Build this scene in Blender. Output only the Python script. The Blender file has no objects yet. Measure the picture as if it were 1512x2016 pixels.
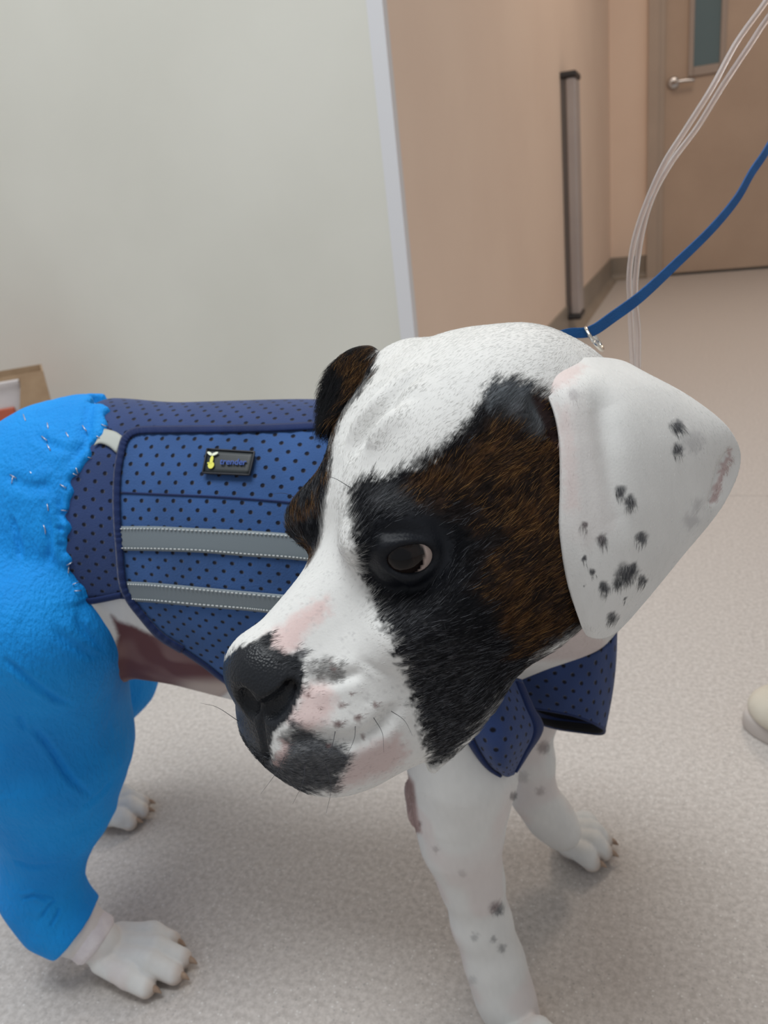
import bpy, bmesh, math, random, os
import numpy as np
from mathutils import Vector, Matrix, kdtree
random.seed(7); rng = np.random.default_rng(7)
sc = bpy.context.scene
C = sc.collection

# ------------------------------------------------------------------ camera
FPX = 1560.0; CAM_H = 0.6
_n = np.array([479, 3978, FPX]); _up = -_n/np.linalg.norm(_n)
_y = np.array([579, -660, FPX]); _y = _y - _up*(_y@_up); _y /= np.linalg.norm(_y)
_x = np.cross(_y, _up)
ROT = np.stack([_x, _y, _up])              # camera (right, down, forward) -> world
CAM = np.array([0, 0, CAM_H])
def at(px, py, d):                          # a point d metres deep along the view through a pixel of the photograph
    return CAM + ROT@np.array([(px-756)/FPX*d, (py-1008)/FPX*d, d])
def proj(P):
    c = (np.asarray(P)-CAM)@ROT
    return np.stack([756+FPX*c[..., 0]/c[..., 2], 1008+FPX*c[..., 1]/c[..., 2], c[..., 2]], -1)
cam = bpy.data.cameras.new('camera'); camo = bpy.data.objects.new('camera', cam); C.objects.link(camo)
cam.sensor_fit = 'VERTICAL'; cam.sensor_height = 36; cam.lens = FPX/2016*36
cam.clip_start = .02
mw = Matrix.Identity(4)
for i in range(3):
    mw[i][0] = ROT[i][0]; mw[i][1] = -ROT[i][1]; mw[i][2] = -ROT[i][2]; mw[i][3] = CAM[i]
camo.matrix_world = mw
cam.dof.use_dof = True; cam.dof.focus_distance = .34; cam.dof.aperture_fstop = 16
sc.camera = camo

# ------------------------------------------------------------------ light and exposure
sc.view_settings.view_transform = 'Standard'; sc.view_settings.look = 'None'
sc.view_settings.exposure = 0; sc.view_settings.gamma = 1; sc.view_settings.use_curve_mapping = False
w = bpy.data.worlds.new('world'); sc.world = w; w.use_nodes = True
w.node_tree.nodes['Background'].inputs[0].default_value = (.95, .97, 1.0, 1)
w.node_tree.nodes['Background'].inputs[1].default_value = .44
def area(name, loc, target, size, power, col):
    l = bpy.data.lights.new(name, 'AREA'); l.shape = 'RECTANGLE'; l.size, l.size_y = size; l.energy = power; l.color = col
    o = bpy.data.objects.new(name, l); C.objects.link(o); o.location = loc
    o.rotation_euler = (Vector(target)-Vector(loc)).to_track_quat('-Z', 'Y').to_euler(); return o
area('ceiling_light_near', (-.6, .2, 2.66), (-.6, .2, 0), (1.6, .9), 47, (.94, .98, 1))
area('ceiling_light_far', (.3, 3.0, 2.66), (.3, 3.0, 0), (.6, 1.2), 21, (1, .85, .71))

VOX = float(os.environ.get('VOX', '0.0012'))
HAIR = float(os.environ.get('HAIR', '1'))

# ------------------------------------------------------------------ helpers
def link(name, me, mat=None, parent=None):
    o = bpy.data.objects.new(name, me); C.objects.link(o)
    if mat is not None:
        me.materials.append(mat)
    if parent is not None: o.parent = parent
    return o
def mesh_np(name, V, F, mat=None, parent=None, smooth=True):
    me = bpy.data.meshes.new(name); F = np.asarray(F)
    if isinstance(F, np.ndarray) and F.ndim == 2:
        n, k = F.shape
        me.vertices.add(len(V)); me.vertices.foreach_set('co', np.asarray(V, np.float32).ravel())
        me.loops.add(n*k); me.loops.foreach_set('vertex_index', F.astype(np.int32).ravel())
        me.polygons.add(n); me.polygons.foreach_set('loop_start', np.arange(0, n*k, k, dtype=np.int32))
        me.update(calc_edges=True)
    if smooth: me.polygons.foreach_set('use_smooth', np.ones(len(me.polygons), bool))
    me.validate()
    return link(name, me, mat, parent)
def mesh_bm(name, bm, mat=None, parent=None, smooth=False):
    me = bpy.data.meshes.new(name); bm.to_mesh(me); bm.free()
    if smooth: me.polygons.foreach_set('use_smooth', np.ones(len(me.polygons), bool))
    return link(name, me, mat, parent)
def tag(o, label=None, cat=None, group=None, kind=None):
    if label: o['label'] = label
    if cat: o['category'] = cat
    if group: o['group'] = group
    if kind: o['kind'] = kind
    return o
def empty(name, loc=(0, 0, 0)):
    o = bpy.data.objects.new(name, None); C.objects.link(o); o.location = loc; o.empty_display_size = .05; return o
def child(o, p):
    o.parent = p; o.matrix_parent_inverse = Matrix.Translation(-Vector(p.location)); return o
def box_bm(x0, x1, y0, y1, z0, z1, bev=0, seg=2):
    bm = bmesh.new(); bmesh.ops.create_cube(bm, size=1)
    for v in bm.verts:
        v.co = Vector(((x0+x1)/2+v.co.x*(x1-x0), (y0+y1)/2+v.co.y*(y1-y0), (z0+z1)/2+v.co.z*(z1-z0)))
    if bev: bmesh.ops.bevel(bm, geom=list(bm.edges), offset=bev, segments=seg, affect='EDGES', profile=.5)
    return bm
def nrm(v): v = np.asarray(v, float); return v/np.linalg.norm(v)
def catmull(P, n):
    P = np.asarray(P, float); Q = np.vstack([2*P[0]-P[1], P, 2*P[-1]-P[-2]]); out = []
    m = len(P)-1
    for u in np.linspace(0, m, n):
        i = min(int(u), m-1); t = u-i; a, b, c, d = Q[i:i+4]
        out.append(.5*(2*b+(c-a)*t+(2*a-5*b+4*c-d)*t*t+(3*b-a-3*c+d)*t**3))
    return np.array(out)
def tube(P, r, k=8, cap=True):
    P = np.asarray(P, float); n = len(P); r = np.broadcast_to(r, n)
    T = np.gradient(P, axis=0); T /= np.linalg.norm(T, axis=1)[:, None]+1e-12
    u = np.cross(T[0], [0, 0, 1.]);
    if np.linalg.norm(u) < 1e-3: u = np.cross(T[0], [1., 0, 0])
    u = nrm(u); V = []
    for i in range(n):
        u = nrm(u-T[i]*(u@T[i])); v = np.cross(T[i], u)
        a = np.linspace(0, 2*np.pi, k, endpoint=False)
        V.append(P[i]+r[i]*(np.cos(a)[:, None]*u+np.sin(a)[:, None]*v))
    V = np.concatenate(V); F = []
    for i in range(n-1):
        for j in range(k):
            F.append((i*k+j, i*k+(j+1) % k, (i+1)*k+(j+1) % k, (i+1)*k+j))
    if cap:
        V = np.vstack([V, P[0], P[-1]]); a, b = len(V)-2, len(V)-1
        for j in range(k):
            F.append((a, (j+1) % k, j, j)); F.append((b, (n-1)*k+j, (n-1)*k+(j+1) % k, (n-1)*k+(j+1) % k))
    return V, F
def tube_obj(name, P, r, k, mat, parent=None):
    V, F = tube(P, r, k); me = bpy.data.meshes.new(name)
    me.from_pydata([tuple(v) for v in V], [], [tuple(dict.fromkeys(f)) for f in F])
    me.polygons.foreach_set('use_smooth', np.ones(len(me.polygons), bool))
    return link(name, me, mat, parent)

# ------------------------------------------------------------------ materials
def mat(name, col, rough=.6, spec=.5, metal=0.0):
    m = bpy.data.materials.new(name); m.use_nodes = True; b = m.node_tree.nodes['Principled BSDF']
    b.inputs['Base Color'].default_value = (*col, 1); b.inputs['Roughness'].default_value = rough
    b.inputs['Metallic'].default_value = metal; b.inputs['Specular IOR Level'].default_value = spec
    return m
def N(m, t, **kw):
    n = m.node_tree.nodes.new(t)
    for k, v in kw.items(): setattr(n, k, v)
    return n
def L(m, a, b): m.node_tree.links.new(a, b)
def bsdf(m): return m.node_tree.nodes['Principled BSDF']
def s2l(*c):
    return tuple((v/255/12.92 if v/255 <= .04045 else ((v/255+.055)/1.055)**2.4) for v in c)
def noisy(name, c1, c2, scale, rough=.6, bump=.0, detail=4, lo=.35, hi=.65, bscale=None, spec=.4, dist=.001):
    m = mat(name, c1, rough, spec); tc = N(m, 'ShaderNodeTexCoord'); n = N(m, 'ShaderNodeTexNoise')
    n.inputs['Scale'].default_value = scale; n.inputs['Detail'].default_value = detail
    L(m, tc.outputs['Object'], n.inputs['Vector'])
    r = N(m, 'ShaderNodeValToRGB'); r.color_ramp.elements[0].color = (*c1, 1); r.color_ramp.elements[1].color = (*c2, 1)
    r.color_ramp.elements[0].position = lo; r.color_ramp.elements[1].position = hi
    L(m, n.outputs['Fac'], r.inputs['Fac']); L(m, r.outputs['Color'], bsdf(m).inputs['Base Color'])
    if bump:
        n2 = N(m, 'ShaderNodeTexNoise'); n2.inputs['Scale'].default_value = bscale or scale*4; n2.inputs['Detail'].default_value = 3
        L(m, tc.outputs['Object'], n2.inputs['Vector'])
        b = N(m, 'ShaderNodeBump'); b.inputs['Strength'].default_value = bump; b.inputs['Distance'].default_value = dist
        L(m, n2.outputs['Fac'], b.inputs['Height']); L(m, b.outputs['Normal'], bsdf(m).inputs['Normal'])
    return m
M_wall_white = noisy('white_wall_paint', (.66, .65, .585), (.70, .69, .625), 3, .6, .05, bscale=400)
M_wall_tan = noisy('tan_wall_paint', (.77, .60, .48), (.80, .63, .505), 3, .55, .05, bscale=400)
M_base = noisy('taupe_vinyl_base', (.27, .225, .18), (.30, .25, .20), 5, .45)
M_guard = mat('white_vinyl_guard', (.70, .70, .72), .45)
M_frame = noisy('taupe_door_frame_paint', (.42, .335, .27), (.45, .36, .29), 4, .45)
M_door = noisy('wood_veneer', (.43, .315, .235), (.49, .365, .275), 2.2, .45, 0, 6)
# ------------------------------------------------------------------ setting
XW, YD, YL = -.45, 5.17, 1.40            # corridor wall, door wall, near left wall
def floor_mat():
    m = mat('speckled_vinyl', (.5, .5, .5), .5, .25); tc = N(m, 'ShaderNodeTexCoord')
    def ramp(src, a, b, ca, cb):
        r = N(m, 'ShaderNodeValToRGB'); r.color_ramp.elements[0].position = a; r.color_ramp.elements[1].position = b
        r.color_ramp.elements[0].color = (*ca, 1); r.color_ramp.elements[1].color = (*cb, 1); L(m, src, r.inputs['Fac']); return r
    n = N(m, 'ShaderNodeTexNoise'); n.inputs['Scale'].default_value = 190; n.inputs['Detail'].default_value = 3; n.inputs['Roughness'].default_value = .7
    L(m, tc.outputs['Object'], n.inputs['Vector'])
    r1 = ramp(n.outputs['Fac'], .36, .64, (.45, .415, .39), (.60, .56, .53))
    v = N(m, 'ShaderNodeTexVoronoi'); v.inputs['Scale'].default_value = 380; L(m, tc.outputs['Object'], v.inputs['Vector'])
    hs = N(m, 'ShaderNodeSeparateColor'); L(m, v.outputs['Color'], hs.inputs[0])
    mk = N(m, 'ShaderNodeMath', operation='LESS_THAN'); mk.inputs[1].default_value = .34; L(m, v.outputs['Distance'], mk.inputs[0])
    pick = N(m, 'ShaderNodeMath', operation='GREATER_THAN'); pick.inputs[1].default_value = .84; L(m, hs.outputs[0], pick.inputs[0])
    both = N(m, 'ShaderNodeMath', operation='MULTIPLY'); L(m, mk.outputs[0], both.inputs[0]); L(m, pick.outputs[0], both.inputs[1])
    half = N(m, 'ShaderNodeMath', operation='MULTIPLY'); half.inputs[1].default_value = .55; L(m, both.outputs[0], half.inputs[0])
    sp = ramp(hs.outputs[1], .4, .6, (.30, .285, .28), (.80, .79, .77))
    mx = N(m, 'ShaderNodeMix', data_type='RGBA'); L(m, half.outputs[0], mx.inputs['Factor'])
    L(m, r1.outputs['Color'], mx.inputs['A']); L(m, sp.outputs['Color'], mx.inputs['B'])
    L(m, mx.outputs['Result'], bsdf(m).inputs['Base Color']); return m
M_floor = floor_mat()
def struct(name, bm, m): return tag(mesh_bm(name, bm, m), kind='structure')
def prism_bm(pts, z0, z1):
    bm = bmesh.new(); lo = [bm.verts.new((x, y, z0)) for x, y in pts]; hi = [bm.verts.new((x, y, z1)) for x, y in pts]; n = len(pts)
    bm.faces.new(lo[::-1]); bm.faces.new(hi)
    for i in range(n): bm.faces.new((lo[i], lo[(i+1) % n], hi[(i+1) % n], hi[i]))
    bmesh.ops.recalc_face_normals(bm, faces=bm.faces); return bm
XF = -.372                                  # the corridor wall runs very slightly inwards to the door
struct('floor', box_bm(-3.2, 2.6, -1.6, YD+.1, -.06, 0), M_floor)
struct('trim_5', box_bm(XW, 2.6, 1.553, 1.557, -.001, .0006), mat('floor_weld', (.50, .46, .43), .5))
struct('ceiling', box_bm(-3.2, 2.6, -1.6, YD+.1, 2.7, 2.76), noisy('white_ceiling_tile', (.78, .77, .74), (.82, .81, .78), 4, .8))
struct('wall_left', box_bm(-3.2, XW-.002, YL, YL+.12, 0, 2.7), M_wall_white)
struct('wall_corridor', prism_bm([(XW, YL+.001), (XF, YD), (XF-.12, YD), (XW-.12, YL+.121), (XW-.002, YL+.121), (XW-.002, YL+.001)], 0, 2.7), M_wall_tan)
DX0, DX1, FW = -.080, .86, .085
bm = box_bm(XF-.12, DX0-FW, YD, YD+.1, 0, 2.7)
struct('wall_back', bm, M_wall_tan)
struct('wall_right', box_bm(DX1+FW, 2.6, YD, YD+.1, 0, 2.7), M_wall_tan)
struct('wall_header', box_bm(DX0-FW, DX1+FW, YD, YD+.1, 2.15, 2.7), M_wall_tan)
# baseboards with a coved toe
def cove_bm(p0, p1, h=.132, t=.006, c=.035):
    p0, p1 = Vector(p0), Vector(p1); d = (p1-p0).normalized(); n = Vector((-d.y, d.x, 0)); prof = [(0, h), (t*.6, h), (t, h-.004), (t, c)]
    prof += [(t+c*(1-math.cos(a)), c*(1-math.sin(a))+.001) for a in np.linspace(.2, math.pi/2, 6)]+[(t+c, 0), (0, 0)]
    bm = bmesh.new(); A = [[bm.verts.new(p+n*x+Vector((0, 0, z))) for x, z in prof] for p in (p0, p1)]; k = len(prof)
    for i in range(k): bm.faces.new((A[0][i], A[0][(i+1) % k], A[1][(i+1) % k], A[1][i]))
    bm.faces.new(A[0]); bm.faces.new(A[1]); bmesh.ops.recalc_face_normals(bm, faces=bm.faces); return bm
struct('baseboard_corridor', cove_bm((XF, YD, 0), (XW, YL, 0)), M_base)
struct('baseboard_back', cove_bm((DX0-FW, YD, 0), (XF, YD, 0)), M_base)
struct('baseboard_left', cove_bm((XW, YL, 0), (-3.2, YL, 0)), M_base)
bm = prism_bm([(XW+.003, YL-.003), (XW-.024, YL-.003), (XW-.024, YL), (XW, YL), (XW, YL+.02), (XW+.003, YL+.02)], .13, 2.7)
struct('trim_1', bm, M_guard)
# door
def dpart(name, bm, m, parent): o = mesh_bm(name, bm, m, parent); return o
fr = bmesh.new()
fr = prism_bm([(DX0-FW, YD-.035), (DX0-FW+.055, YD-.035), (DX0-FW+.055, YD-.02), (DX0, YD-.02), (DX0, YD+.06), (DX0-FW, YD+.06)], 0, 2.15)
door = struct('door_1', box_bm(DX0+.0004, DX1-.0004, YD+.002, YD+.044, .012, 2.06), M_door)
# vision panel: a real opening is not needed behind the pane, the corridor beyond is dark
M_pane = mat('wired_glass', (.10, .15, .16), .12, .6); M_pane.node_tree.nodes['Principled BSDF'].inputs['Coat Weight'].default_value = .3
wx0, wx1, wz0, wz1 = .066, .196, 1.085, 1.75
dpart('glass_pane', box_bm(wx0-.01, wx1+.01, YD-.002, YD+.004, wz0-.01, wz1+.01), M_pane, door)
M_wframe = mat('taupe_window_frame', (.36, .29, .245), .5)
for nm, bx in (('window_frame', (wx0-.028, wx0, wz0-.045, wz1+.03)), ('window_frame', (wx1, wx1+.028, wz0-.045, wz1+.03)), ('window_frame', (wx0, wx1, wz0-.045, wz0)), ('window_frame', (wx0, wx1, wz1, wz1+.03))):
    dpart(nm, box_bm(bx[0], bx[1], YD-.014, YD+.004, bx[2], bx[3], .003, 1), M_wframe, door)
M_steel = mat('brushed_steel', (.55, .53, .52), .28, .5, 1.0)
hx, hz = -.035, 1.022
V_, F_ = tube([(hx, YD+.002, hz), (hx, YD-.010, hz), (hx, YD-.0101, hz)], [.029, .029, .020], 24)
def tobj(name, P, r, k, m, parent): return tube_obj(name, P, r, k, m, parent)
dpart_ = tobj('lever_rose', [(hx, YD+.002, hz), (hx, YD-.010, hz), (hx, YD-.013, hz)], [.030, .030, .024], 24, M_steel, door)
tobj('lever', catmull([(hx, YD-.010, hz), (hx, YD-.040, hz), (hx+.015, YD-.052, hz), (hx+.06, YD-.052, hz), (hx+.105, YD-.048, hz-.004)], 24), .0095, 10, M_steel, door)
dpart('door_gap_shade', box_bm(DX0+.006, DX1-.006, YD-.004, YD+.03, .002, .014), mat('dark_door_gap', (.05, .045, .04), .7), door)  # dark strip put in for the shaded gap under the door
struct('trim_2', fr, M_frame)
struct('trim_3', prism_bm([(DX1+FW, YD-.035), (DX1+FW, YD+.06), (DX1, YD+.06), (DX1, YD-.02), (DX1+FW-.055, YD-.02), (DX1+FW-.055, YD-.035)], 0, 2.15), M_frame)
struct('trim_4', box_bm(DX0, DX1, YD-.035, YD+.06, 2.065, 2.15), M_frame)

# ------------------------------------------------------------------ implicit surface engine
class SDF:
    """a list of smoothly joined round shapes, each known by a distance function and a bounding ball"""
    def __init__(s): s.ops = []
    def ell(s, c, r, axes=None, k=.01, sub=False):
        c = np.asarray(c, float); r = np.asarray(r, float); A = np.eye(3) if axes is None else np.asarray(axes, float)
        def d(P):
            q = (P-c)@A.T; a = np.linalg.norm(q/r, axis=-1); b = np.linalg.norm(q/(r*r), axis=-1)+1e-9
            return a*(a-1)/b
        s.ops.append((d, c, float(r.max()), k, sub)); return s
    def cone(s, a, b, ra, rb, k=.01, sub=False):
        a = np.asarray(a, float); b = np.asarray(b, float); ab = b-a; l2 = ab@ab
        def d(P):
            t = np.clip(((P-a)@ab)/l2, 0, 1); q = P-a-t[..., None]*ab
            return np.linalg.norm(q, axis=-1)-(ra+(rb-ra)*t)
        s.ops.append((d, (a+b)/2, math.sqrt(l2)/2+max(ra, rb), k, sub)); return s
    def chain(s, pts, k=.01, sub=False):
        for (a, ra), (b, rb) in zip(pts[:-1], pts[1:]): s.cone(a, b, ra, rb, k, sub)
        return s
    @staticmethod
    def mix(v, d, k, sub):
        if sub:
            d = -d; h = np.maximum(k-np.abs(v-d), 0)/k; return np.maximum(v, d)+h*h*k*.25
        h = np.maximum(k-np.abs(v-d), 0)/k; return np.minimum(v, d)-h*h*k*.25
    def __call__(s, P):
        v = np.full(P.shape[:-1], 1.0)
        for d, c, R, k, sub in s.ops: v = s.mix(v, d(P), k, sub)
        return v
    def mesh(s, lo, hi, h, B=8):
        lo = np.asarray(lo, float); nb = np.ceil((np.asarray(hi)-lo)/(h*B)).astype(int)
        g = np.stack(np.meshgrid(*[np.arange(n) for n in nb], indexing='ij'), -1).reshape(-1, 3)
        cen = lo+(g+.5)*h*B; rad = h*B*.5*math.sqrt(3)
        v = s(cen); g = g[np.abs(v) < rad*1.9+.003]; n = len(g)
        cen = lo+(g+.5)*h*B
        off = np.stack(np.meshgrid(*[np.arange(B+1)]*3, indexing='ij'), -1).astype(np.float64)*h
        org = lo+g*h*B
        V = np.full((n, B+1, B+1, B+1), .05)
        for d, c, R, k, sub in s.ops:
            idx = np.nonzero(np.linalg.norm(cen-c, axis=1) < R+rad+k+.022)[0]
            for i0 in range(0, len(idx), 1500):
                ii = idx[i0:i0+1500]; P = org[ii][:, None, None, None, :]+off
                V[ii] = s.mix(V[ii], d(P), k, sub)
        S = V < 0
        acc = np.zeros((n, B, B, B, 3)); cnt = np.zeros((n, B, B, B))
        crn = [(i, j, k) for i in (0, 1) for j in (0, 1) for k in (0, 1)]
        sl = lambda q: slice(q, q+B)
        for a in crn:
            for ax in range(3):
                if a[ax]: continue
                b = list(a); b[ax] = 1
                va = V[:, sl(a[0]), sl(a[1]), sl(a[2])]; vb = V[:, sl(b[0]), sl(b[1]), sl(b[2])]
                m = (va < 0) != (vb < 0); t = np.where(m, va/(va-vb+1e-20), 0)
                for q in range(3): acc[..., q] += m*(a[q]+(t if q == ax else 0))
                cnt += m
        bi, ci, cj, ck = np.nonzero(cnt)
        cell = g[bi]*B+np.stack([ci, cj, ck], 1)
        vert = lo+(cell+acc[bi, ci, cj, ck]/cnt[bi, ci, cj, ck][:, None])*h
        D = nb*B+2
        key = (cell[:, 0]*D[1]+cell[:, 1])*D[2]+cell[:, 2]
        o = np.argsort(key); key = key[o]; vert = vert[o]
        st = np.array([D[1]*D[2], D[2], 1]); quads = []
        for ax in range(3):
            e = [0, 0, 0]; e[ax] = 1
            s0 = S[:, :B, :B, :B]; s1 = S[:, e[0]:B+e[0], e[1]:B+e[1], e[2]:B+e[2]]
            b_, i, j, k = np.nonzero(s0 != s1); p = g[b_]*B+np.stack([i, j, k], 1)
            kk = p@st; u, w_ = [(1, 2), (2, 0), (0, 1)][ax]
            ids = []; ok = np.ones(len(kk), bool)
            for q in (kk, kk-st[u], kk-st[u]-st[w_], kk-st[w_]):
                r = np.clip(np.searchsorted(key, q), 0, len(key)-1); ok &= key[r] == q; ids.append(r)
            Q = np.stack(ids, 1); fl = s0[b_, i, j, k]
            Q[~fl] = Q[~fl][:, ::-1]; quads.append(Q[ok])
        return vert, np.concatenate(quads)
    def hit(s, px, py, d0=.15, d1=1.2, off=0.0):
        px = np.atleast_1d(np.asarray(px, float)); py = np.atleast_1d(np.asarray(py, float))
        dr = np.stack([(px-756)/FPX, (py-1008)/FPX, np.ones_like(px)], -1)@ROT.T
        ln = np.linalg.norm(dr, axis=1); t = np.full(len(px), d0)
        for _ in range(90): t = np.minimum(t+.8*(s(CAM+dr*t[:, None])-off)/ln, d1)
        return CAM+dr*t[:, None]
def vnormals(V, F):
    n = np.cross(V[F[:, 2]]-V[F[:, 0]], V[F[:, 3]]-V[F[:, 1]]); out = np.zeros_like(V)
    for q in range(4):
        for a in range(3): out[:, a] += np.bincount(F[:, q], n[:, a], len(V))
    return out/(np.linalg.norm(out, axis=1)[:, None]+1e-12)

# ------------------------------------------------------------------ the dog: shapes
# head frame: F to the nose, S to the dog's left, U to the top of the skull
_F = nrm([-.687, .658, -.30]); _S = np.array([.50, .13, -.86]); _S = nrm(_S-_F*(_S@_F)); _U = np.cross(_F, _S)
HM = np.stack([ROT@_F, ROT@_S, ROT@_U])      # rows: world directions of F, S, U
HO = at(705, 1067, .345)
def hp(f, s, u): return HO+np.array([f, s, u])@HM
dog = SDF(); head = SDF(); torso = SDF()
def hell(c, r, k=.012, sym=False, sub=False, rot=0, yaw=0):
    for sg in ((1, -1) if sym else (1,)):
        a, b = math.radians(rot), math.radians(yaw)*sg
        A = np.array([[math.cos(a), 0, math.sin(a)], [0, 1, 0], [-math.sin(a), 0, math.cos(a)]])@np.array([[math.cos(b), math.sin(b), 0], [-math.sin(b), math.cos(b), 0], [0, 0, 1]])
        head.ell(hp(c[0], c[1]*sg, c[2]), r, A@HM, k, sub)
def hcone(a, b, ra, rb, k=.012, sym=False, sub=False):
    for sg in ((1, -1) if sym else (1,)):
        head.cone(hp(a[0], a[1]*sg, a[2]), hp(b[0], b[1]*sg, b[2]), ra, rb, k, sub)
hell((-.078, 0, -.018), (.068, .056, .054))
hell((-.042, 0, .001), (.048, .048, .036), .02)
hell((-.070, .022, .011), (.048, .034, .031), .02, True)
hell((-.082, -.046, .027), (.022, .014, .016), .016)
hell((-.045, .038, -.040), (.055, .030, .045), .02, True)
hell((-.002, .027, .011), (.018, .017, .012), .014, True)
hell((.004, .038, -.026), (.030, .018, .018), .02, True)
hcone((.0, 0, -.034), (.055, 0, -.036), .035, .031, .02)
hcone((.0, 0, -.012), (.060, 0, -.015), .018, .0165, .012)
hell((.046, .021, -.050), (.040, .021, .030), .012, True)
hell((.068, .009, -.043), (.022, .022, .024), .012, True)
hcone((-.05, 0, -.058), (.045, 0, -.060), .036, .022, .02)
hell((.055, 0, -.062), (.022, .022, .016), .012)
hell((.014, .030, -.061), (.036, .018, .029), .014, True)
for q in range(6): hell((.043-.0048*q, .0325, -.0865-.0005*q), (.0024, .0026, .0028), .0025)       # serrated lip edge
hell((.066, 0, -.013), (.0165, .020, .0165), .006)
hell((.064, .013, -.019), (.013, .0105, .0115), .006, True)
EYE = [(-.003, .0365, .0012), (-.003, -.0365, .0012)]
for e in EYE:
    sg = 1 if e[1] > 0 else -1
    hell((e[0]+.010, e[1]+.010*sg, 0), (.018, .013, .012), .012, False, True)
    hell(e, (.0145,)*3, .005)
    dr = nrm([.36, .90*sg, .12])
    hell(tuple(np.array(e)+dr*.0130), (.0108, .009, .0062), .003, False, True, 36)
# nostrils: a round pit with a slit curling back under the wing
NB = head.hit([524, 536, 550, 563, 572, 484, 490], [1398, 1394, 1383, 1366, 1350, 1378, 1390])
for c_, r_ in zip(NB, (.0036, .0042, .0036, .0028, .0019, .0046, .0046)): head.ell(c_+nrm(c_-CAM)*.0012, (r_, r_, r_*1.15), None, .002, True)
# neck
neck = [(hp(-.085, 0, -.030), .052), (at(1112, 965, .475), .066), (at(1052, 1128, .600), .073)]
# torso, in world metres
torso.ell((-.235, .487, .352), (.150, .095, .120), None, .05)
torso.ell((-.37, .475, .366), (.150, .074, .111), None, .05)
torso.ell((-.446, .470, .376), (.098, .078, .096), None, .05)
torso.ell((-.175, .510, .325), (.070, .070, .095), None, .05)
# limbs
def floorpt(px, py, z=0.0):
    v = at(px, py, 1)-CAM; return CAM+v*((z-CAM_H)/v[2])
NEAR_FRONT = [(np.array((-.165, .465, .335)), .042), (at(912, 1520, .565), .0350), (at(906, 1600, .575), .0300), (at(908, 1660, .580), .0255), (at(928, 1732, .590), .0212), (at(948, 1815, .600), .0198), (at(973, 1892, .606), .0200), (at(992, 1955, .610), .0195), (at(1014, 2010, .612), .0205)]
FAR_FRONT = [(np.array((-.13, .56, .33)), .042), (at(1052, 1400, .685), .0185), (at(1048, 1500, .705), .0165), (at(1052, 1566, .712), .0175), (at(1080, 1605, .722), .0180), (at(1105, 1635, .725), .0175)]
NEAR_HIND = [(np.array((-.48, .420, .355)), .074), (at(85, 1240, .580), .051), (at(62, 1400, .645), .071), (at(95, 1480, .650), .059), (at(103, 1580, .660), .042), (at(88, 1680, .668), .0265), (at(80, 1745, .678), .0265), (at(112, 1800, .684), .0235), (at(150, 1826, .686), .0185), (at(195, 1853, .688), .0175)]
FAR_HIND = [(np.array((-.50, .52, .36)), .075), (at(215, 1330, .80), .040), (at(150, 1460, .84), .028), (at(110, 1530, .86), .020), (at(180, 1585, .87), .0165)]
limbs = SDF()
for lg in (NEAR_FRONT, FAR_FRONT, NEAR_HIND, FAR_HIND): limbs.chain(lg, .016)
for k_, (c_, r_) in enumerate(((at(812, 1560, .585), .006), (at(818, 1600, .588), .006))): limbs.ell(c_, (r_, r_, r_*2), None, .006)   # elbow calluses
CLAWS = []
def paw(base, tip, width=.040, spread=1.0, r=.0099):
    base = np.asarray(base); tip = np.asarray(tip); d = tip-base; d[2] = 0; ln = np.linalg.norm(d); d /= ln
    sd = np.array([d[1], -d[0], 0]); z = np.array([0, 0, 1.])
    paws = SDF()
    paws.ell(base*[1, 1, 0]+z*.013+d*ln*.40, (ln*.42, width*.42, .0120), np.stack([d, sd, z]), .006)
    for i, t in enumerate((-1.5, -.5, .5, 1.5)):
        sh = ln*(.80 if abs(t) > 1 else 1.0)
        a = base*[1, 1, 0]+z*.022+d*ln*.22+sd*t*width*.19; k = base*[1, 1, 0]+z*(.0205 if abs(t) < 1 else .018)+d*sh*.66+sd*t*width*.26*spread
        e = base*[1, 1, 0]+z*.0105+d*(sh-.009)+sd*t*width*.29*spread
        paws.chain([(a, r*.95), (k, r*1.02), (e, r*.86)], .0024 if i else .006)
        CLAWS.append((e+d*.0062+z*.001, nrm(d+np.array([0, 0, -.45])), r*.31))
    return paws
PAWS = [paw(floorpt(190, 1895), floorpt(374, 1922), .052, 1.0), paw(floorpt(1018, 2060), floorpt(1075, 2170), .052),
        paw(floorpt(1092, 1672), floorpt(1208, 1684), .050, 1.0), paw(floorpt(190, 1626), floorpt(300, 1600), .046)]
for P_ in PAWS: limbs.ops += [(d, c, R, (k if j else .012), s_) for j, (d, c, R, k, s_) in enumerate(P_.ops)]
dog.ops += torso.ops+limbs.ops; dog.chain(neck, .03)
headneck = SDF(); headneck.ops += head.ops
dog.ops += [(d, c, R, k if s_ else (max(k, .004) if i else .03), s_) for i, (d, c, R, k, s_) in enumerate(head.ops)]

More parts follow.
